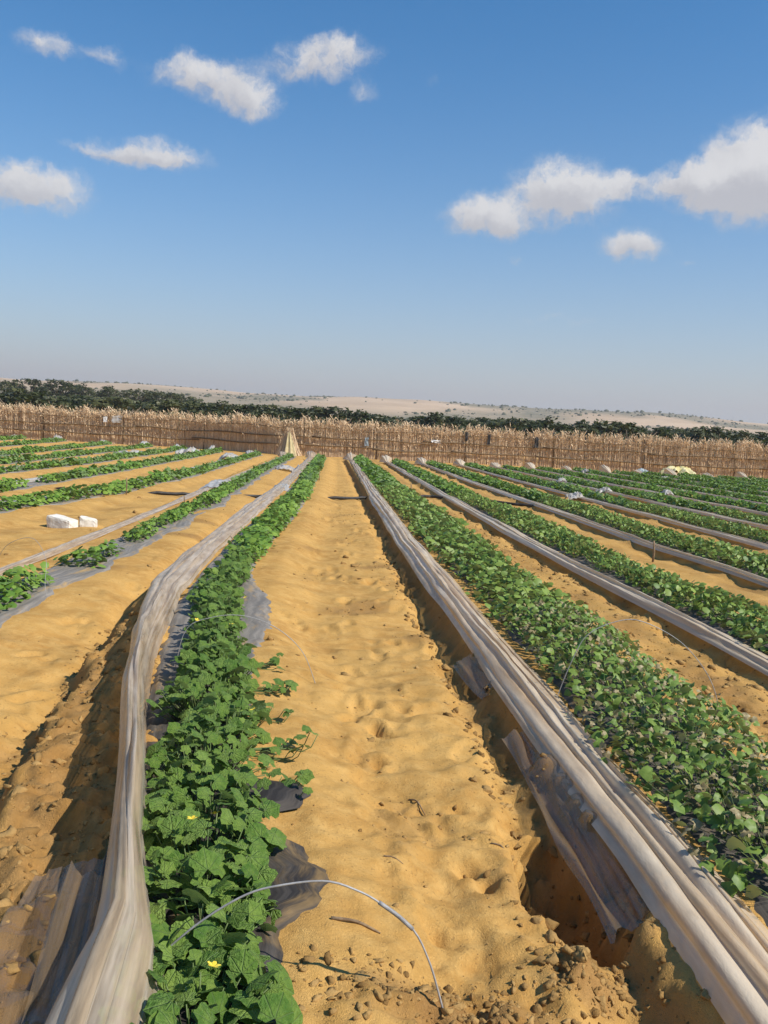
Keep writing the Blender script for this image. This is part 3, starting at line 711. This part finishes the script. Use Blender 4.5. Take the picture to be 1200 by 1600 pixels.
PL_LABEL = {0: 'large-leaved melon plant in the bed of black mulch, beside the standing clear sheet',
            1: 'small-leaved melon plant in the wide bed beside the broad pleated tan sheet',
            -1: 'small melon plant in the gappy bed of bare grey mulch'}
def plant_label(k):
    if k in PL_LABEL: return PL_LABEL[k]
    return 'melon plant in the %s from the footprinted path towards the %s' % ((RIGHT_NAMES if k > 0 else LEFT_NAMES)[k], 'yellow tarp' if k > 0 else 'white blocks')
FLOWER = None
def flower_mesh():
    V, F = [], []
    for i in range(5):
        a = i*2*math.pi/5; c, s = math.cos(a), math.sin(a); b = len(V)
        for (px, py, pz) in ((0, 0, 0), (0.35, 0.55, 0.25), (0.2, 1.0, 0.35), (-0.2, 1.0, 0.35), (-0.35, 0.55, 0.25)):
            V.append(((px*c-py*s)*0.017, (px*s+py*c)*0.017, pz*0.017))
        F.append((b, b+1, b+2, b+3, b+4))
    return poly_mesh('flower', V, F)
FLOWER = flower_mesh(); FLOWER.materials.append(M_PETAL)
stuff_V, stuff_F, stuff_T, sn = {'L': [], 'R': []}, {'L': [], 'R': []}, {'L': [], 'R': []}, {'L': 0, 'R': 0}
for i, (dist, k, x, y, ws) in enumerate(plants):
    kind = 'R' if ROWS[k]['kind'] == 'R' else 'L'; rnd = random.Random(5000+i)
    z0 = float(bed_z(x, y, False))
    if i < 300:
        root = empty('melon_plant', (x, y, z0))
        tag(root, plant_label(k), 'melon plant', 'melon plants in the %s' % ('small-leaved bed beside the pleated sheet' if k == 1 else 'large-leaved bed' if k == 0 else 'gappy bed' if k == -1 else (RIGHT_NAMES[k]+' towards the yellow tarp') if k > 0 else (LEFT_NAMES[k]+' towards the white blocks')))
        hi = (k == 0 and y < 9.5) or (k == 1 and y < 6.8)
        if hi:
            if kind == 'L': fr = leaf_frames(int(138*ws), 0.245*ws, 0.26, 0.10 if y < 2.45 else 0.15 if y < 3.2 else 0.19, 0.061 if y > 3 else 0.068, 0.6, rnd)
            else: fr = leaf_frames(int(285*ws), 0.40*ws, 0.24, 0.23, 0.050, 0.8, rnd)
            if k == 0 and 3.4 < y < 5.6:      # runners creeping out over the path
                for _ in range(9):
                    f1 = leaf_frames(1, 0.02, 0.12, 0.05, 0.062, 0.3, rnd)[0]; f1[0][0] += rnd.uniform(0.24, 0.46); f1[0][2] += 0.0; fr.append(f1)
            st = []
            for pz, s, M in fr:
                lf = bpy.data.objects.new('leaf', rnd.choice(LEAF_L if kind == 'L' else LEAF_DRY if rnd.random() < 0.30 else LEAF_R)); COL.objects.link(lf); lf.parent = root
                lz = max(float(pz[2])+0.02, gz(x+pz[0], y+pz[1])-z0+0.03)
                if lf.data in LEAF_DRY: lf.name = 'dry_leaf'; s *= 0.75
                lf.matrix_basis = Matrix.Translation((pz[0], pz[1], lz)) @ Matrix(M.tolist()).to_4x4() @ Matrix.Diagonal((s, s, s, 1))
                b = np.array([pz[0]*0.45, pz[1]*0.75, 0.005]); tip = np.array([pz[0], pz[1], lz])
                mid = (b+tip)/2+np.array([pz[0]*0.12, 0, 0.02])
                if kind == 'L' and pz[0] > 0.27:      # leaf on a runner: the vine lies along the ground first
                    q = lambda f: np.array([pz[0]*f, pz[1]*f, gz(x+pz[0]*f, y+pz[1]*f)-z0+0.008])
                    st.append(tube(curve([np.array([0.02, 0, 0.02]), q(0.35), q(0.7), q(0.9), tip], 9), 0.0024, 4))
                elif kind == 'L' or rnd.random() < 0.3: st.append(tube([b, mid, tip], [0.0032, 0.0026, 0.002] if kind == 'L' else 0.0014, 3))
            for vx in (-1, 1):
                pts = [(0, 0, -0.01), (0.04*vx, 0.08*vx, 0.03), (0.09*vx, 0.2*vx, 0.02), (0.13*vx, 0.33*vx, 0.03)]
                st.append(tube(curve(pts, 8), 0.005, 5))
            obj('stem', poly_mesh('stem', *merge(st), True), M_STEM, root)
            if k == 0 and 3.4 < y < 5.6: root['label'] = 'large-leaved melon plant sending runners out over the footprinted path sand'
            if k == 0 and rnd.random() < 0.3:
                root['label'] = 'large-leaved melon plant with runners and open yellow flowers beside the standing sheet' if 3.4 < y < 5.6 else 'large-leaved melon plant with open yellow flowers beside the standing sheet'
                for _ in range(rnd.randint(1, 2)):
                    fl = obj('flower', FLOWER, None, root); fl.location = (rnd.uniform(-.16, .16), rnd.uniform(-.2, .2), rnd.uniform(0.17, 0.225))
                    fl.rotation_euler = (rnd.uniform(-.6, .2), rnd.uniform(-.1, .6), rnd.random()*6)
        else:
            fo = obj('foliage', rnd.choice(MESH_L if kind == 'L' else MESH_R), None, root)
            fo.scale = (ws*rnd.choice((-1, 1)), rnd.choice((-1, 1)), rnd.uniform(0.85, 1.15)*min(1.1, 0.4+0.6*ws))
            stv, stf = tube(curve([(0, -0.2, 0.02), (0.03, -0.08, 0.03), (0, 0, -0.01), (-0.03, 0.1, 0.03), (0.02, 0.22, 0.02)], 9), 0.006, 4)
            obj('stem', poly_mesh('stem', stv, stf, True), M_STEM, root)
    else:
        V, F, T = rnd.choice(VAR_LF if kind == 'L' else VAR_RF) if dist > 20 else rnd.choice(VAR_L if kind == 'L' else VAR_R)
        V = V*np.array([ws*rnd.choice((-1, 1)), rnd.choice((-1, 1)), rnd.uniform(0.85, 1.15)*min(1.1, 0.4+0.6*ws)])+np.array([x, y, z0])
        stuff_V[kind].append(V); stuff_F[kind].append(F+sn[kind]); sn[kind] += len(V); stuff_T[kind].append(T)
nL = len(np.vstack(stuff_V['L'])); V = np.vstack(stuff_V['L']+stuff_V['R'])
F = np.vstack([np.vstack(stuff_F['L']), np.vstack(stuff_F['R'])+nL]); T = np.concatenate(stuff_T['L']+stuff_T['R'])
me = mesh_np('melon_plants', V, F, True, attrs={'tint': T}); me.materials.append(M_LEAF)
o = obj('melon_plants', me); o['kind'] = 'stuff'; o['label'] = 'far melon plants running on to the reed fence in green rows'; o['category'] = 'melon plants'

# ------------------------------------------------------------------ reed fence
def reeds(n, xs, y_fn, hmin, hmax, lean, rnd, plume=True):
    Vs, Fs, T, c = [], [], [], 0
    for _ in range(n):
        x = xs(rnd); y = y_fn(x, rnd); z = float(far_z(np.array(x), np.array(y)))-0.05
        clump = 0.5+0.5*float(CL(x)); h = rnd.uniform(hmin, hmax)*(0.93+0.16*clump)
        if rnd.random() < 0.25: h *= rnd.uniform(0.45, 0.85)
        lx, ly = rnd.gauss(0, lean)*h, rnd.gauss(0, lean)*h; a = rnd.gauss(0, 0.7); wd = rnd.uniform(0.008, 0.019)
        t = min(1, max(0, rnd.gauss(0.6+0.25*(clump-0.5), 0.24)))
        ca, sa = math.cos(a)*wd, math.sin(a)*wd
        for s, q in ((0, 1), (0.5, 0.9), (1, 0.35)):
            Vs += [(x+lx*s-ca*q, y+ly*s-sa*q, z+h*s), (x+lx*s+ca*q, y+ly*s+sa*q, z+h*s)]; T += [t*(0.9+0.15*s)]*2
        Fs += [(c, c+1, c+3), (c, c+3, c+2), (c+2, c+3, c+5), (c+2, c+5, c+4)]; c += 6
        if plume:
            for j in range(3):
                s = rnd.uniform(0.12, 0.9) if j == 0 else rnd.uniform(0.8, 1.03); L = rnd.uniform(0.16, 0.42); d = rnd.random()*6.28; up = rnd.uniform(0.2, 1.0)
                bx, by, bz = x+lx*s, y+ly*s, z+h*s
                tx, ty, tz = bx+math.cos(d)*L*0.45, by+math.sin(d)*L*0.45, bz+L*up*0.8
                Vs += [(bx, by, bz-0.015), ((bx+tx)/2-sa*1.5, (by+ty)/2+ca*1.5, (bz+tz)/2+0.03), (tx, ty, tz), ((bx+tx)/2+sa*1.5, (by+ty)/2-ca*1.5, (bz+tz)/2)]
                T += [min(1, t+0.25)]*4; Fs += [(c, c+1, c+2), (c, c+2, c+3)]; c += 4
    return np.array(Vs), np.array(Fs), np.array(T)
def CL(x): return math.sin(x*3.1)*0.4+math.sin(x*7.7+1)*0.35+math.sin(x*1.3+2)*0.3
rf = random.Random(3)
froot = empty('reed_fence', (1, float(fence_y(1)), 0))
V, F, T = reeds(13000, lambda r: r.uniform(-31, 35), lambda x, r: float(fence_y(x))+abs(r.gauss(0, 0.07 if r.random() < 0.7 else 0.3)), 1.65, 2.2, 0.035, rf)
me = mesh_np('reed_screen', V-np.array(froot.location), F, False, attrs={'tint': T}); o = obj('reed_screen', me, M_REED, froot); o['kind'] = 'stuff'
for zr, rad in ((1.13, 0.034), (0.60, 0.038), (1.62, 0.014)):
    x = -31.0; rr = random.Random(int(zr*100))
    while x < 34:
        L = rr.uniform(4.5, 7.5); x1 = min(x+L, 35)
        xs = np.linspace(x-0.25, x1+0.25, 12)
        zz = zr+rr.uniform(-0.05, 0.05)+0.05*np.sin(xs*1.3+zr*9)*rr.uniform(0.3, 1)+np.linspace(-.03, .03, 12)*rr.choice((-1, 1))
        yy = fence_y(xs)-0.06-rad-0.02*rr.random()
        zz = zz+far_z(xs, yy)
        Vt, Ft = tube(np.stack([xs, yy, zz], -1)-np.array(froot.location), rad*np.linspace(1.15, 0.75, 12), 6)
        obj('rail', poly_mesh('rail', Vt, Ft, True), M_POLE, froot); x = x1
for px in np.arange(-29, 35, 5.3):
    py = float(fence_y(px))+0.02; zt = float(far_z(np.array(px), np.array(py)))
    Vt, Ft = tube(np.array([(px, py, zt-0.3), (px+0.02, py, zt+1.0), (px-0.01, py+0.02, zt+1.95)])-np.array(froot.location), [0.05, 0.045, 0.035], 6)
    obj('post', poly_mesh('post', Vt, Ft, True), M_POLE, froot)
tag(froot, 'tall fence of dry tan reeds tied to horizontal poles behind the field', 'fence')

# shock of canes leaning together in front of the fence
def cane_bundle():
    bx, by = -2.35, 51.4; root = empty('cane_bundle', (bx, by, 0)); rr = random.Random(8); Vs, Fs, T, c = [], [], [], 0
    for _ in range(420):
        a = rr.random()*6.283; r0 = 0.85*math.sqrt(rr.uniform(0.35, 1)); h = rr.uniform(1.15, 1.62)
        b = np.array([r0*math.cos(a), r0*0.7*math.sin(a), -0.04]); t = np.array([rr.gauss(0.02, 0.08)+0.1*math.cos(a), rr.gauss(0, 0.06), h])
        wd = rr.uniform(0.012, 0.024); d = np.array([-math.sin(a)*wd, math.cos(a)*wd, 0])
        Vs += [b-d, b+d, t+d*0.5, t-d*0.5]; Fs += [(c, c+1, c+2), (c, c+2, c+3)]; c += 4; T += [rr.uniform(0.35, 1.0)]*4
    obj('canes', mesh_np('canes', np.array(Vs), np.array(Fs), False, attrs={'tint': np.array(T)}), M_REED, root)['kind'] = 'stuff'
    n = 22; u = np.linspace(-0.35, 0.55, n)[None]; v = np.linspace(0, 1, n)[:, None]
    aa = -1.45+u*0.9; rad = 0.93*(1-v)+0.16*v+0.05*np.sin(u*16)*(1-v*0.5)
    V = np.stack([rad*np.cos(aa), rad*0.75*np.sin(aa)-0.02, 0.0+v*1.35+0*u+0.05*np.sin(u*9)], -1).reshape(-1, 3)
    obj('pale_wrap', mesh_np('pale_wrap', V, grid_faces(n, n), True), mat_simple('straw_sack', (0.42, 0.33, 0.16), (0.56, 0.46, 0.26), 4, 0.8), root)
    Vt, Ft = tube([(0.1, 0, 0), (0.12, 0.02, 0.9), (0.1, 0.02, 1.78)], [0.04, 0.035, 0.025], 6)
    obj('pole', poly_mesh('pole', Vt, Ft, True), M_POLE, root)
    tag(root, 'straw-coloured shock of canes wrapped in sacking, leaning against the reed fence', 'cane bundle')
cane_bundle()

# ------------------------------------------------------------------ crumpled bits of plastic, tarp, rags
def crumple(name, x, y, sx, sy, h, seed, matl, label, cat, group=None, zbase=None, n=22):
    u = np.linspace(-1, 1, n); U, Vv = np.meshgrid(u, u); rr = random.Random(seed)
    d = np.clip(1-(np.abs(U)**2.2+np.abs(Vv)**2.2)*0.62, 0, 1)
    X = U*sx/2*(1+0.25*pn(U*1.7+seed, Vv*1.7, seed)); Yy = Vv*sy/2*(1+0.25*pn(U*1.7, Vv*1.7+seed, seed+1))
    rid = 1-np.abs(pn(U*1.8+seed*1.3, Vv*1.8, seed+2))*1.5
    Z = h*(d**0.6)*(0.35+0.65*np.clip(rid, 0, 1.2))+0.10*h*pn(U*5, Vv*5+seed, seed+3)
    gx_ = x+X; gy_ = y+Yy
    root_z = gz(x, y) if zbase is None else zbase
    base = ground_z(gx_, gy_)-root_z
    V = np.stack([X, Yy, base+np.maximum(Z, -0.01)-0.005], -1).reshape(-1, 3)
    me = mesh_np(name, V, grid_faces(n, n), True, np.stack([U*0.8, Vv*0.8], -1).reshape(-1, 2))
    o = obj(name, me, matl, None, (x, y, root_z)); o.rotation_euler = (0, 0, 0)
    return tag(o, label, cat, group)
for i, (x, y, sx, sy, h) in enumerate([(-6.75, 43.0, 1.0, 1.6, 0.42), (-4.3, 38.3, 0.9, 1.2, 0.35), (-8.8, 40, 1.1, 1.0, 0.22), (6.95, 24.4, 0.75, 0.8, 0.30), (8.9, 28.0, 0.7, 0.8, 0.26), (10.8, 27.6, 0.6, 0.7, 0.30),
                                       (8.9, 33.2, 0.6, 0.6, 0.28), (-2.75, 22.5, 0.7, 2.6, 0.12), (-1.15, 21.5, 0.5, 1.6, 0.10), (-1.5, 33, 0.8, 1.6, 0.2), (15.6, 40, 0.8, 0.8, 0.3), (13.0, 44, 0.7, 0.7, 0.35)]):
    lab = ['crumpled white plastic standing up at a row end near the fence', 'small crumpled white plastic wad beside a green row', 'flat grey crumpled plastic between two rows', 'rounded white crumpled plastic heap on a folded sheet',
           'pale crumpled plastic knot on a folded sheet', 'little crumpled plastic lump among dense rows', 'tiny white plastic tuft among the dense green rows', 'long torn white plastic strip along the gappy bed',
           'thin torn white plastic beside the black pipe', 'pale plastic scrap on sand before the cane bundle', 'white plastic tuft among far dense rows', 'pale plastic hump by far dense row end'][i]
    if x > 6: sx, sy, h = sx*0.65, sy*0.65, h*0.75
    crumple('crumpled_plastic', x, y, sx, sy, h, 20+i, M_FILM_WHITE, lab, 'plastic scrap', 'crumpled plastic in the field')
crumple('tarp', 19.5, 48.4, 1.9, 1.3, 0.6, 5, M_TARP, 'crumpled yellow and cream tarp heaped at the row ends by the fence', 'tarp', n=30)
crumple('tarp', 17.2, 47.6, 0.7, 0.6, 0.35, 6, M_BLUE, 'small faded blue-grey plastic heap at a row end', 'tarp', n=20)
def rag(name, x, z, w_, h_, matl, label, cat, seed):
    n = 10; u = np.linspace(-.5, .5, n); U, Vv = np.meshgrid(u, u); y = float(fence_y(x))-0.10; zb = float(far_z(np.array(x), np.array(y)))
    V = np.stack([U*w_*(1+0.3*pn(Vv*2+seed, U, seed)), 0.05*pn(U*4+seed, Vv*2, seed+1)-0.03, Vv*h_*(1+0.2*pn(U*3, Vv+seed, seed+2))], -1).reshape(-1, 3)
    V = np.vstack([V, V+np.array([0, 0.05, 0])]); F0 = grid_faces(n, n)
    o = obj(name, mesh_np(name, V, np.vstack([F0, F0[:, ::-1]+n*n]), True, np.tile(np.stack([U, Vv], -1).reshape(-1, 2), (2, 1))), matl, None, (x, y, zb+z)); tag(o, label, cat, 'rags caught on the reed fence')
rag('rag', -14.25, 1.53, 0.22, 0.34, M_WHITE, 'bright white rag caught on the reed fence', 'rag', 1)
rag('plastic_scrap', -13.5, 1.56, 0.62, 0.45, M_FILM_WHITE, 'grey translucent plastic piece caught on the reed fence beside a white rag', 'rag', 2)
rag('rag', 8.1, 1.60, 0.16, 0.55, M_CLOTH, 'dark rag hanging on the fence, thinner of a close pair', 'rag', 3)
rag('rag', 9.45, 1.52, 0.17, 0.6, M_CLOTH, 'dark rag with pale top hanging on the fence', 'rag', 4)
rag('rag', 12.35, 1.45, 0.24, 0.6, M_CLOTH, 'widest black rag hanging on the reed fence', 'rag', 5)
rag('rag', 2.2, 1.0, 0.22, 0.5, M_BLUE, 'blue-grey rag tied on a short fence post above the lower pole', 'rag', 6)
rag('rag', 6.3, 1.22, 0.55, 0.16, M_WHITE, 'white rag laid along the upper fence pole', 'rag', 7)

# ------------------------------------------------------------------ white blocks
def block(x, y, sx, sy, sz, rz, seed, label):
    V = []; F = []; n = 7
    import bmesh
    bm = bmesh.new(); bmesh.ops.create_cube(bm, size=1); bmesh.ops.subdivide_edges(bm, edges=bm.edges[:], cuts=5, use_grid_fill=True)
    for v in bm.verts:
        c = v.co; q = np.array(c[:]); nrm = np.abs(q*2); e = np.sort(nrm)[-2]
        k_ = 1-0.10*max(0, e-0.6)/0.4-0.06*float(pn(q[0]*3+seed, q[1]*3+q[2]*2.3, seed))
        v.co = Vector((c.x*sx*k_*(1-0.15*(c.z+0.5)*(c.x)), c.y*sy*k_, (c.z*k_+0.5)*sz*(1-0.22*(c.x+0.5))))
    me = bpy.data.meshes.new('white_block'); bm.to_mesh(me); bm.free()
    o = obj('white_block', me, M_STONE, None, (x, y, gz(x, y)-0.04)); o.rotation_euler = (0, 0.05, rz)
    tag(o, label, 'stone block', 'white limestone blocks on the sand')
block(-3.83, 13.1, 0.42, 0.24, 0.22, -0.35, 2, 'longer white limestone block lying on the bare sand, jagged end')
block(-3.50, 13.25, 0.25, 0.22, 0.19, 0.2, 9, 'short squarish white limestone block on the bare sand beside a longer one')

# ------------------------------------------------------------------ wire hoops, pegs, pipe, twigs
def hoop(pts, rad, label, sleeve=None):
    root = empty('wire_hoop', (pts[0][0], pts[0][1], pts[0][2]))
    c = curve(pts, 60)-np.array(pts[0]); obj('wire', poly_mesh('wire', *tube(c, rad, 8), True), M_WIRE, root)
    if sleeve:
        s = curve([np.array(q)-np.array(pts[0]) for q in sleeve], 8); obj('sleeve', poly_mesh('sleeve', *tube(s, rad*2.0, 8), True), M_SLEEVE, root)
    tag(root, label, 'wire hoop', 'wire tunnel hoops over the beds')
hoop([(-.46, 2.2, 0.08), (-.42, 2.2, .173), (-.297, 2.2, .30), (-.169, 2.2, .389), (-.072, 2.2, .42), (.044, 2.2, .433), (.128, 2.2, .408), (.188, 2.2, .375), (.276, 2.2, .306), (.323, 2.2, .221), (.354, 2.2, .132), (.38, 2.2, .043), (.40, 2.2, -.05)], 0.0028,
     'pale wire hoop with a grey sleeve arching over the large leaves and black mulch', [(.184, 2.2, .378), (.234, 2.2, .343), (.276, 2.2, .306)])
hoop([(-.86, 5.2, 0.1), (-.797, 5.2, .375), (-.65, 5.2, .458), (-.463, 5.2, .476), (-.271, 5.2, .414), (-.114, 5.2, .284), (-.03, 5.2, .111), (.014, 5.2, -.05)], 0.0022, 'thin pale wire hoop over the large-leaved bed with no sleeve')
hoop([(1.36, 4.85, 0.05), (1.362, 4.85, 0.15), (1.45, 4.85, .41), (1.52, 4.85, .523), (1.66, 4.85, .595), (1.81, 4.85, .608), (2.04, 4.85, .505), (2.205, 4.85, .343), (2.295, 4.85, .175), (2.35, 4.85, -.06)], 0.0024, 'thin wire hoop arching over the small-leaved bed beside the pleated sheet')
hoop([(-3.05, 8.2, -.03), (-3.0, 8.2, .2), (-2.85, 8.1, .42), (-2.6, 8.0, .5), (-2.42, 7.8, .35), (-2.36, 7.6, .15), (-2.30, 7.55, -.05)], 0.0018, 'thin dark wire hoop over the gappy bed near the white blocks')
for i, (x, y, h) in enumerate([(-4.05, 18.1, 0.34), (-2.6, 16.3, 0.2), (2.05, 21.6, 0.3), (4.55, 11.9, 0.3), (-0.25, 25.5, 0.2)]):
    z = gz(x, y); o = obj('peg', poly_mesh('peg', *tube([(0, 0, -0.06), (0.01, 0, h*0.5), (0.0, 0.01, h)], [0.016, 0.014, 0.011], 6), True), M_TWIG, None, (x, y, z))
    tag(o, ['dark peg standing in the third bed towards the white blocks', 'short peg in the flat grey strip of the gappy bed', 'thin peg in the furrow by the black pipe end', 'leaning thin peg beside the third folded sheet', 'small peg at the edge of the large-leaved bed'][i], 'peg', 'pegs in the field')
xs = np.linspace(-6.6, 5.4, 200); ys = np.interp(xs, [-6.6, -5.3, -3.8, -1.6, 0.2, 1.5, 2.6, 4.8, 5.4], [19.5, 19.1, 19.1, 20.0, 20.4, 21.2, 22.2, 20.9, 20.5])
zs = np.array([gz(a, b) for a, b in zip(xs, ys)]); ker = np.ones(9)/9; zsm = np.convolve(np.pad(zs, 4, 'edge'), ker, 'valid')
bedv = bed_z(xs, ys, False); zp = np.minimum(zsm+0.035, 0.075)-0.08*sm((bedv-0.03)/0.04)
zp = np.convolve(np.pad(zp, 2, 'edge'), np.ones(5)/5, 'valid')
o = obj('irrigation_pipe', poly_mesh('irrigation_pipe', *tube(np.stack([xs, ys, zp], -1), 0.036, 8), True), M_PIPE); tag(o, 'black irrigation pipe crossing the furrows and passing under the beds', 'pipe')
TW = [((.07, 2.53), (.22, 2.52), 0.006, 'dark dry stick lying on the sand near the wire hoop'), ((.42, 3.75), (.48, 3.62), 0.004, 'short dry twig on the footprinted path'), ((.70, 3.28), (.78, 3.25), 0.004, 'tiny dark twig at the rim of the dug hole'),
      ((.26, 3.02), (.33, 3.0), 0.003, 'thin straw on the path sand beyond the sleeve'), ((-1.28, 4.75), (-1.2, 4.82), 0.004, 'pale twig on the crumbly bank by the standing sheet'), ((1.62, 6.9), (1.55, 7.2), 0.003, 'dry stem lying among small leaves')]
for (a, b, rad, lab) in TW:
    cx_, cy_ = (a[0]+b[0])/2, (a[1]+b[1])/2; z = gz(cx_, cy_)
    pts = [(a[0]-cx_, a[1]-cy_, gz(*a)-z+rad*0.6), (0.0, 0.006, rad*1.1), (b[0]-cx_, b[1]-cy_, gz(*b)-z+rad*0.6)]
    tag(obj('twig', poly_mesh('twig', *tube(curve(pts, 7), [rad, rad, rad*.9, rad*.9, rad*.8, rad*.7, rad*.4], 5), True), M_TWIG, None, (cx_, cy_, z)), lab, 'twig', 'twigs on the sand')

# ------------------------------------------------------------------ orchard beyond the fence
def tree_proto(seed):
    rr = random.Random(seed); root = empty('orchard_tree'); H = 1.0
    st = [tube([(0, 0, -0.05), (rr.uniform(-.03, .03), 0, 0.14), (rr.uniform(-.05, .05), rr.uniform(-.05, .05), 0.32)], [0.035, 0.028, 0.022], 6)]
    for _ in range(5):
        a = rr.random()*6.28; L = rr.uniform(.22, .36)
        st.append(tube([(0, 0, 0.2), (L*.5*math.cos(a), L*.5*math.sin(a), 0.40), (L*math.cos(a), L*math.sin(a), 0.6+rr.uniform(0, .2))], [0.02, 0.014, 0.006], 5))
    obj('trunk', poly_mesh('trunk', *merge(st), True), M_BARK, root)
    Vs, Fs, T, c = [], [], [], 0
    for _ in range(34):
        a = rr.random()*6.28; q = math.sqrt(rr.random()); zc = rr.uniform(0.16, 0.92); wd = 0.46*math.sqrt(max(0.08, 1-((zc-0.45)/0.52)**2))
        cx_, cy_ = q*wd*math.cos(a), q*wd*math.sin(a); cr = rr.uniform(0.08, 0.15); tint = rr.random()
        for _ in range(42):
            d = np.array([rr.gauss(0, 1), rr.gauss(0, 1), rr.gauss(0, .9)]); d /= np.linalg.norm(d)+1e-6
            pz = np.array([cx_, cy_, zc])+d*cr*rr.random()**0.4*np.array([1, 1, .9])
            s = rr.uniform(0.026, 0.055); e1 = np.array([rr.gauss(0, 1), rr.gauss(0, 1), rr.gauss(0, 1)]); e1 /= np.linalg.norm(e1); e2 = np.cross(e1, d+0.3); e2 /= np.linalg.norm(e2)+1e-6
            Vs += [pz-e1*s, pz+e2*s*0.55, pz+e1*s, pz-e2*s*0.55]; Fs.append((c, c+1, c+2, c+3)); c += 4; T += [min(1, max(0, tint*0.7+rr.uniform(-.1, .4)))]*4
    obj('crown', mesh_np('crown', np.array(Vs), np.array(Fs), False, attrs={'tint': np.array(T)}), M_TREE, root)
    return root
protos = [tree_proto(300+i) for i in range(6)]
spots = []
rt = random.Random(77)
for row_r, step_ in ((96, 1.9), (106, 2.1), (118, 2.4)):
    a = -0.46
    while a < 0.60:
        spots.append((row_r*(1+rt.uniform(-.05, .05)), a, 0)); a += step_/row_r*rt.uniform(0.8, 1.35)
a = -0.46
for row_r in (190, 220):
    a = -0.46
    while a < -0.03: spots.append((row_r*(1+rt.uniform(-.05, .05)), a, 1)); a += 4.6/row_r*rt.uniform(0.8, 1.3)
spots.sort(); spots = spots[:300]
for i, (r, a, back) in enumerate(spots):
    src = protos[i % 6]; x, y = r*math.sin(a), r*math.cos(a)
    if i < 6: root = src
    else:
        root = src.copy(); COL.objects.link(root)
        for ch in src.children: c = ch.copy(); COL.objects.link(c); c.parent = root
    h = rt.uniform(3.5, 4.2) if not back else rt.uniform(3.6, 4.6)
    root.location = (x, y, float(far_z(np.array(x), np.array(y)))-0.05); root.rotation_euler = (0, 0, rt.random()*6.28); root.scale = (h*rt.uniform(1.4, 2.0), h*rt.uniform(1.4, 2.0), h)
    tag(root, 'dark green orchard tree on rising sand far behind the others' if back else 'dark green orchard tree in the band beyond the reed fence', 'tree', 'far orchard trees on the rise' if back else 'orchard trees beyond the fence')

# scrub on the far dunes
def scrub():
    rr = random.Random(5); Vs, Fs, T, c = [], [], [], 0; V0, F0 = I1
    def put(r, a, s, hs=0.8):
        nonlocal c
        x, y = r*math.sin(a), r*math.cos(a); z = float(far_z(np.array(x), np.array(y)))
        V = V0*(np.array([rr.uniform(.8, 1.5), rr.uniform(.8, 1.5), hs*rr.uniform(.7, 1.2)])*s)*(1+0.35*np.array([[rr.uniform(-1, 1)] for _ in range(len(V0))]))+np.array([x, y, z+s*0.25])
        Vs.append(V); Fs.append(F0+c); c += len(V); T.append(np.full(len(V), rr.random()))
    n = 0
    while n < 1700:
        a = rr.uniform(-0.5, 0.62); r = 260+1250*rr.random()**0.8; x, y = r*math.sin(a), r*math.cos(a)
        dn = float(pn(x/160, y/260, 51)+0.5*pn(x/50, y/120, 52))+0.35*(a > 0.25)
        if dn < 0.12 and rr.random() > 0.05: continue
        put(r, a, 0.6+1.9*rr.random()**2); n += 1
    for _ in range(260): a = rr.uniform(-0.02, 0.026); put(1380+rr.uniform(-25, 25), a, rr.uniform(2, 4)*(1-0.35*(a+.02)/.046))   # dark grove on the dune
    for _ in range(120): a = rr.uniform(0.115, 0.15); put(1400+rr.uniform(-20, 20), a, rr.uniform(1.5, 2.6))
    for _ in range(380): a = rr.uniform(0.2, 0.5); put(1400+rr.uniform(-30, 30), a, rr.uniform(1.2, 2.4))
    for _ in range(420): a = rr.uniform(0.0, 0.20); put(620+rr.uniform(-40, 40), a, rr.uniform(1.5, 2.8))                       # scrub line behind the orchard
    me = mesh_np('scrub', np.vstack(Vs), np.vstack(Fs), False, attrs={'tint': np.concatenate(T)}); o = obj('scrub', me, M_TREE); o['kind'] = 'stuff'
    o['label'] = 'grey-green scrub spread over the far dunes'; o['category'] = 'scrub'
scrub()

# ------------------------------------------------------------------ dusty air
def haze():
    lo, hi = np.array([-1900, -60, -3.0]), np.array([1900, 2300, 90.0])
    V = [(x, y, z) for z in (lo[2], hi[2]) for y in (lo[1], hi[1]) for x in (lo[0], hi[0])]
    F = [(0, 2, 3, 1), (4, 5, 7, 6), (0, 1, 5, 4), (2, 6, 7, 3), (0, 4, 6, 2), (1, 3, 7, 5)]
    m, n = mat('haze'); v = n.new('ShaderNodeVolumePrincipled', {'Color': (0.95, 0.93, 0.92), 'Density': 0.00030, 'Anisotropy': 0.2}); n.set(n.out, 'Volume', v)
    o = obj('haze', poly_mesh('haze', V, F), m); o['kind'] = 'stuff'; o['label'] = 'thin dusty air over the plain'; o['category'] = 'haze'
haze()
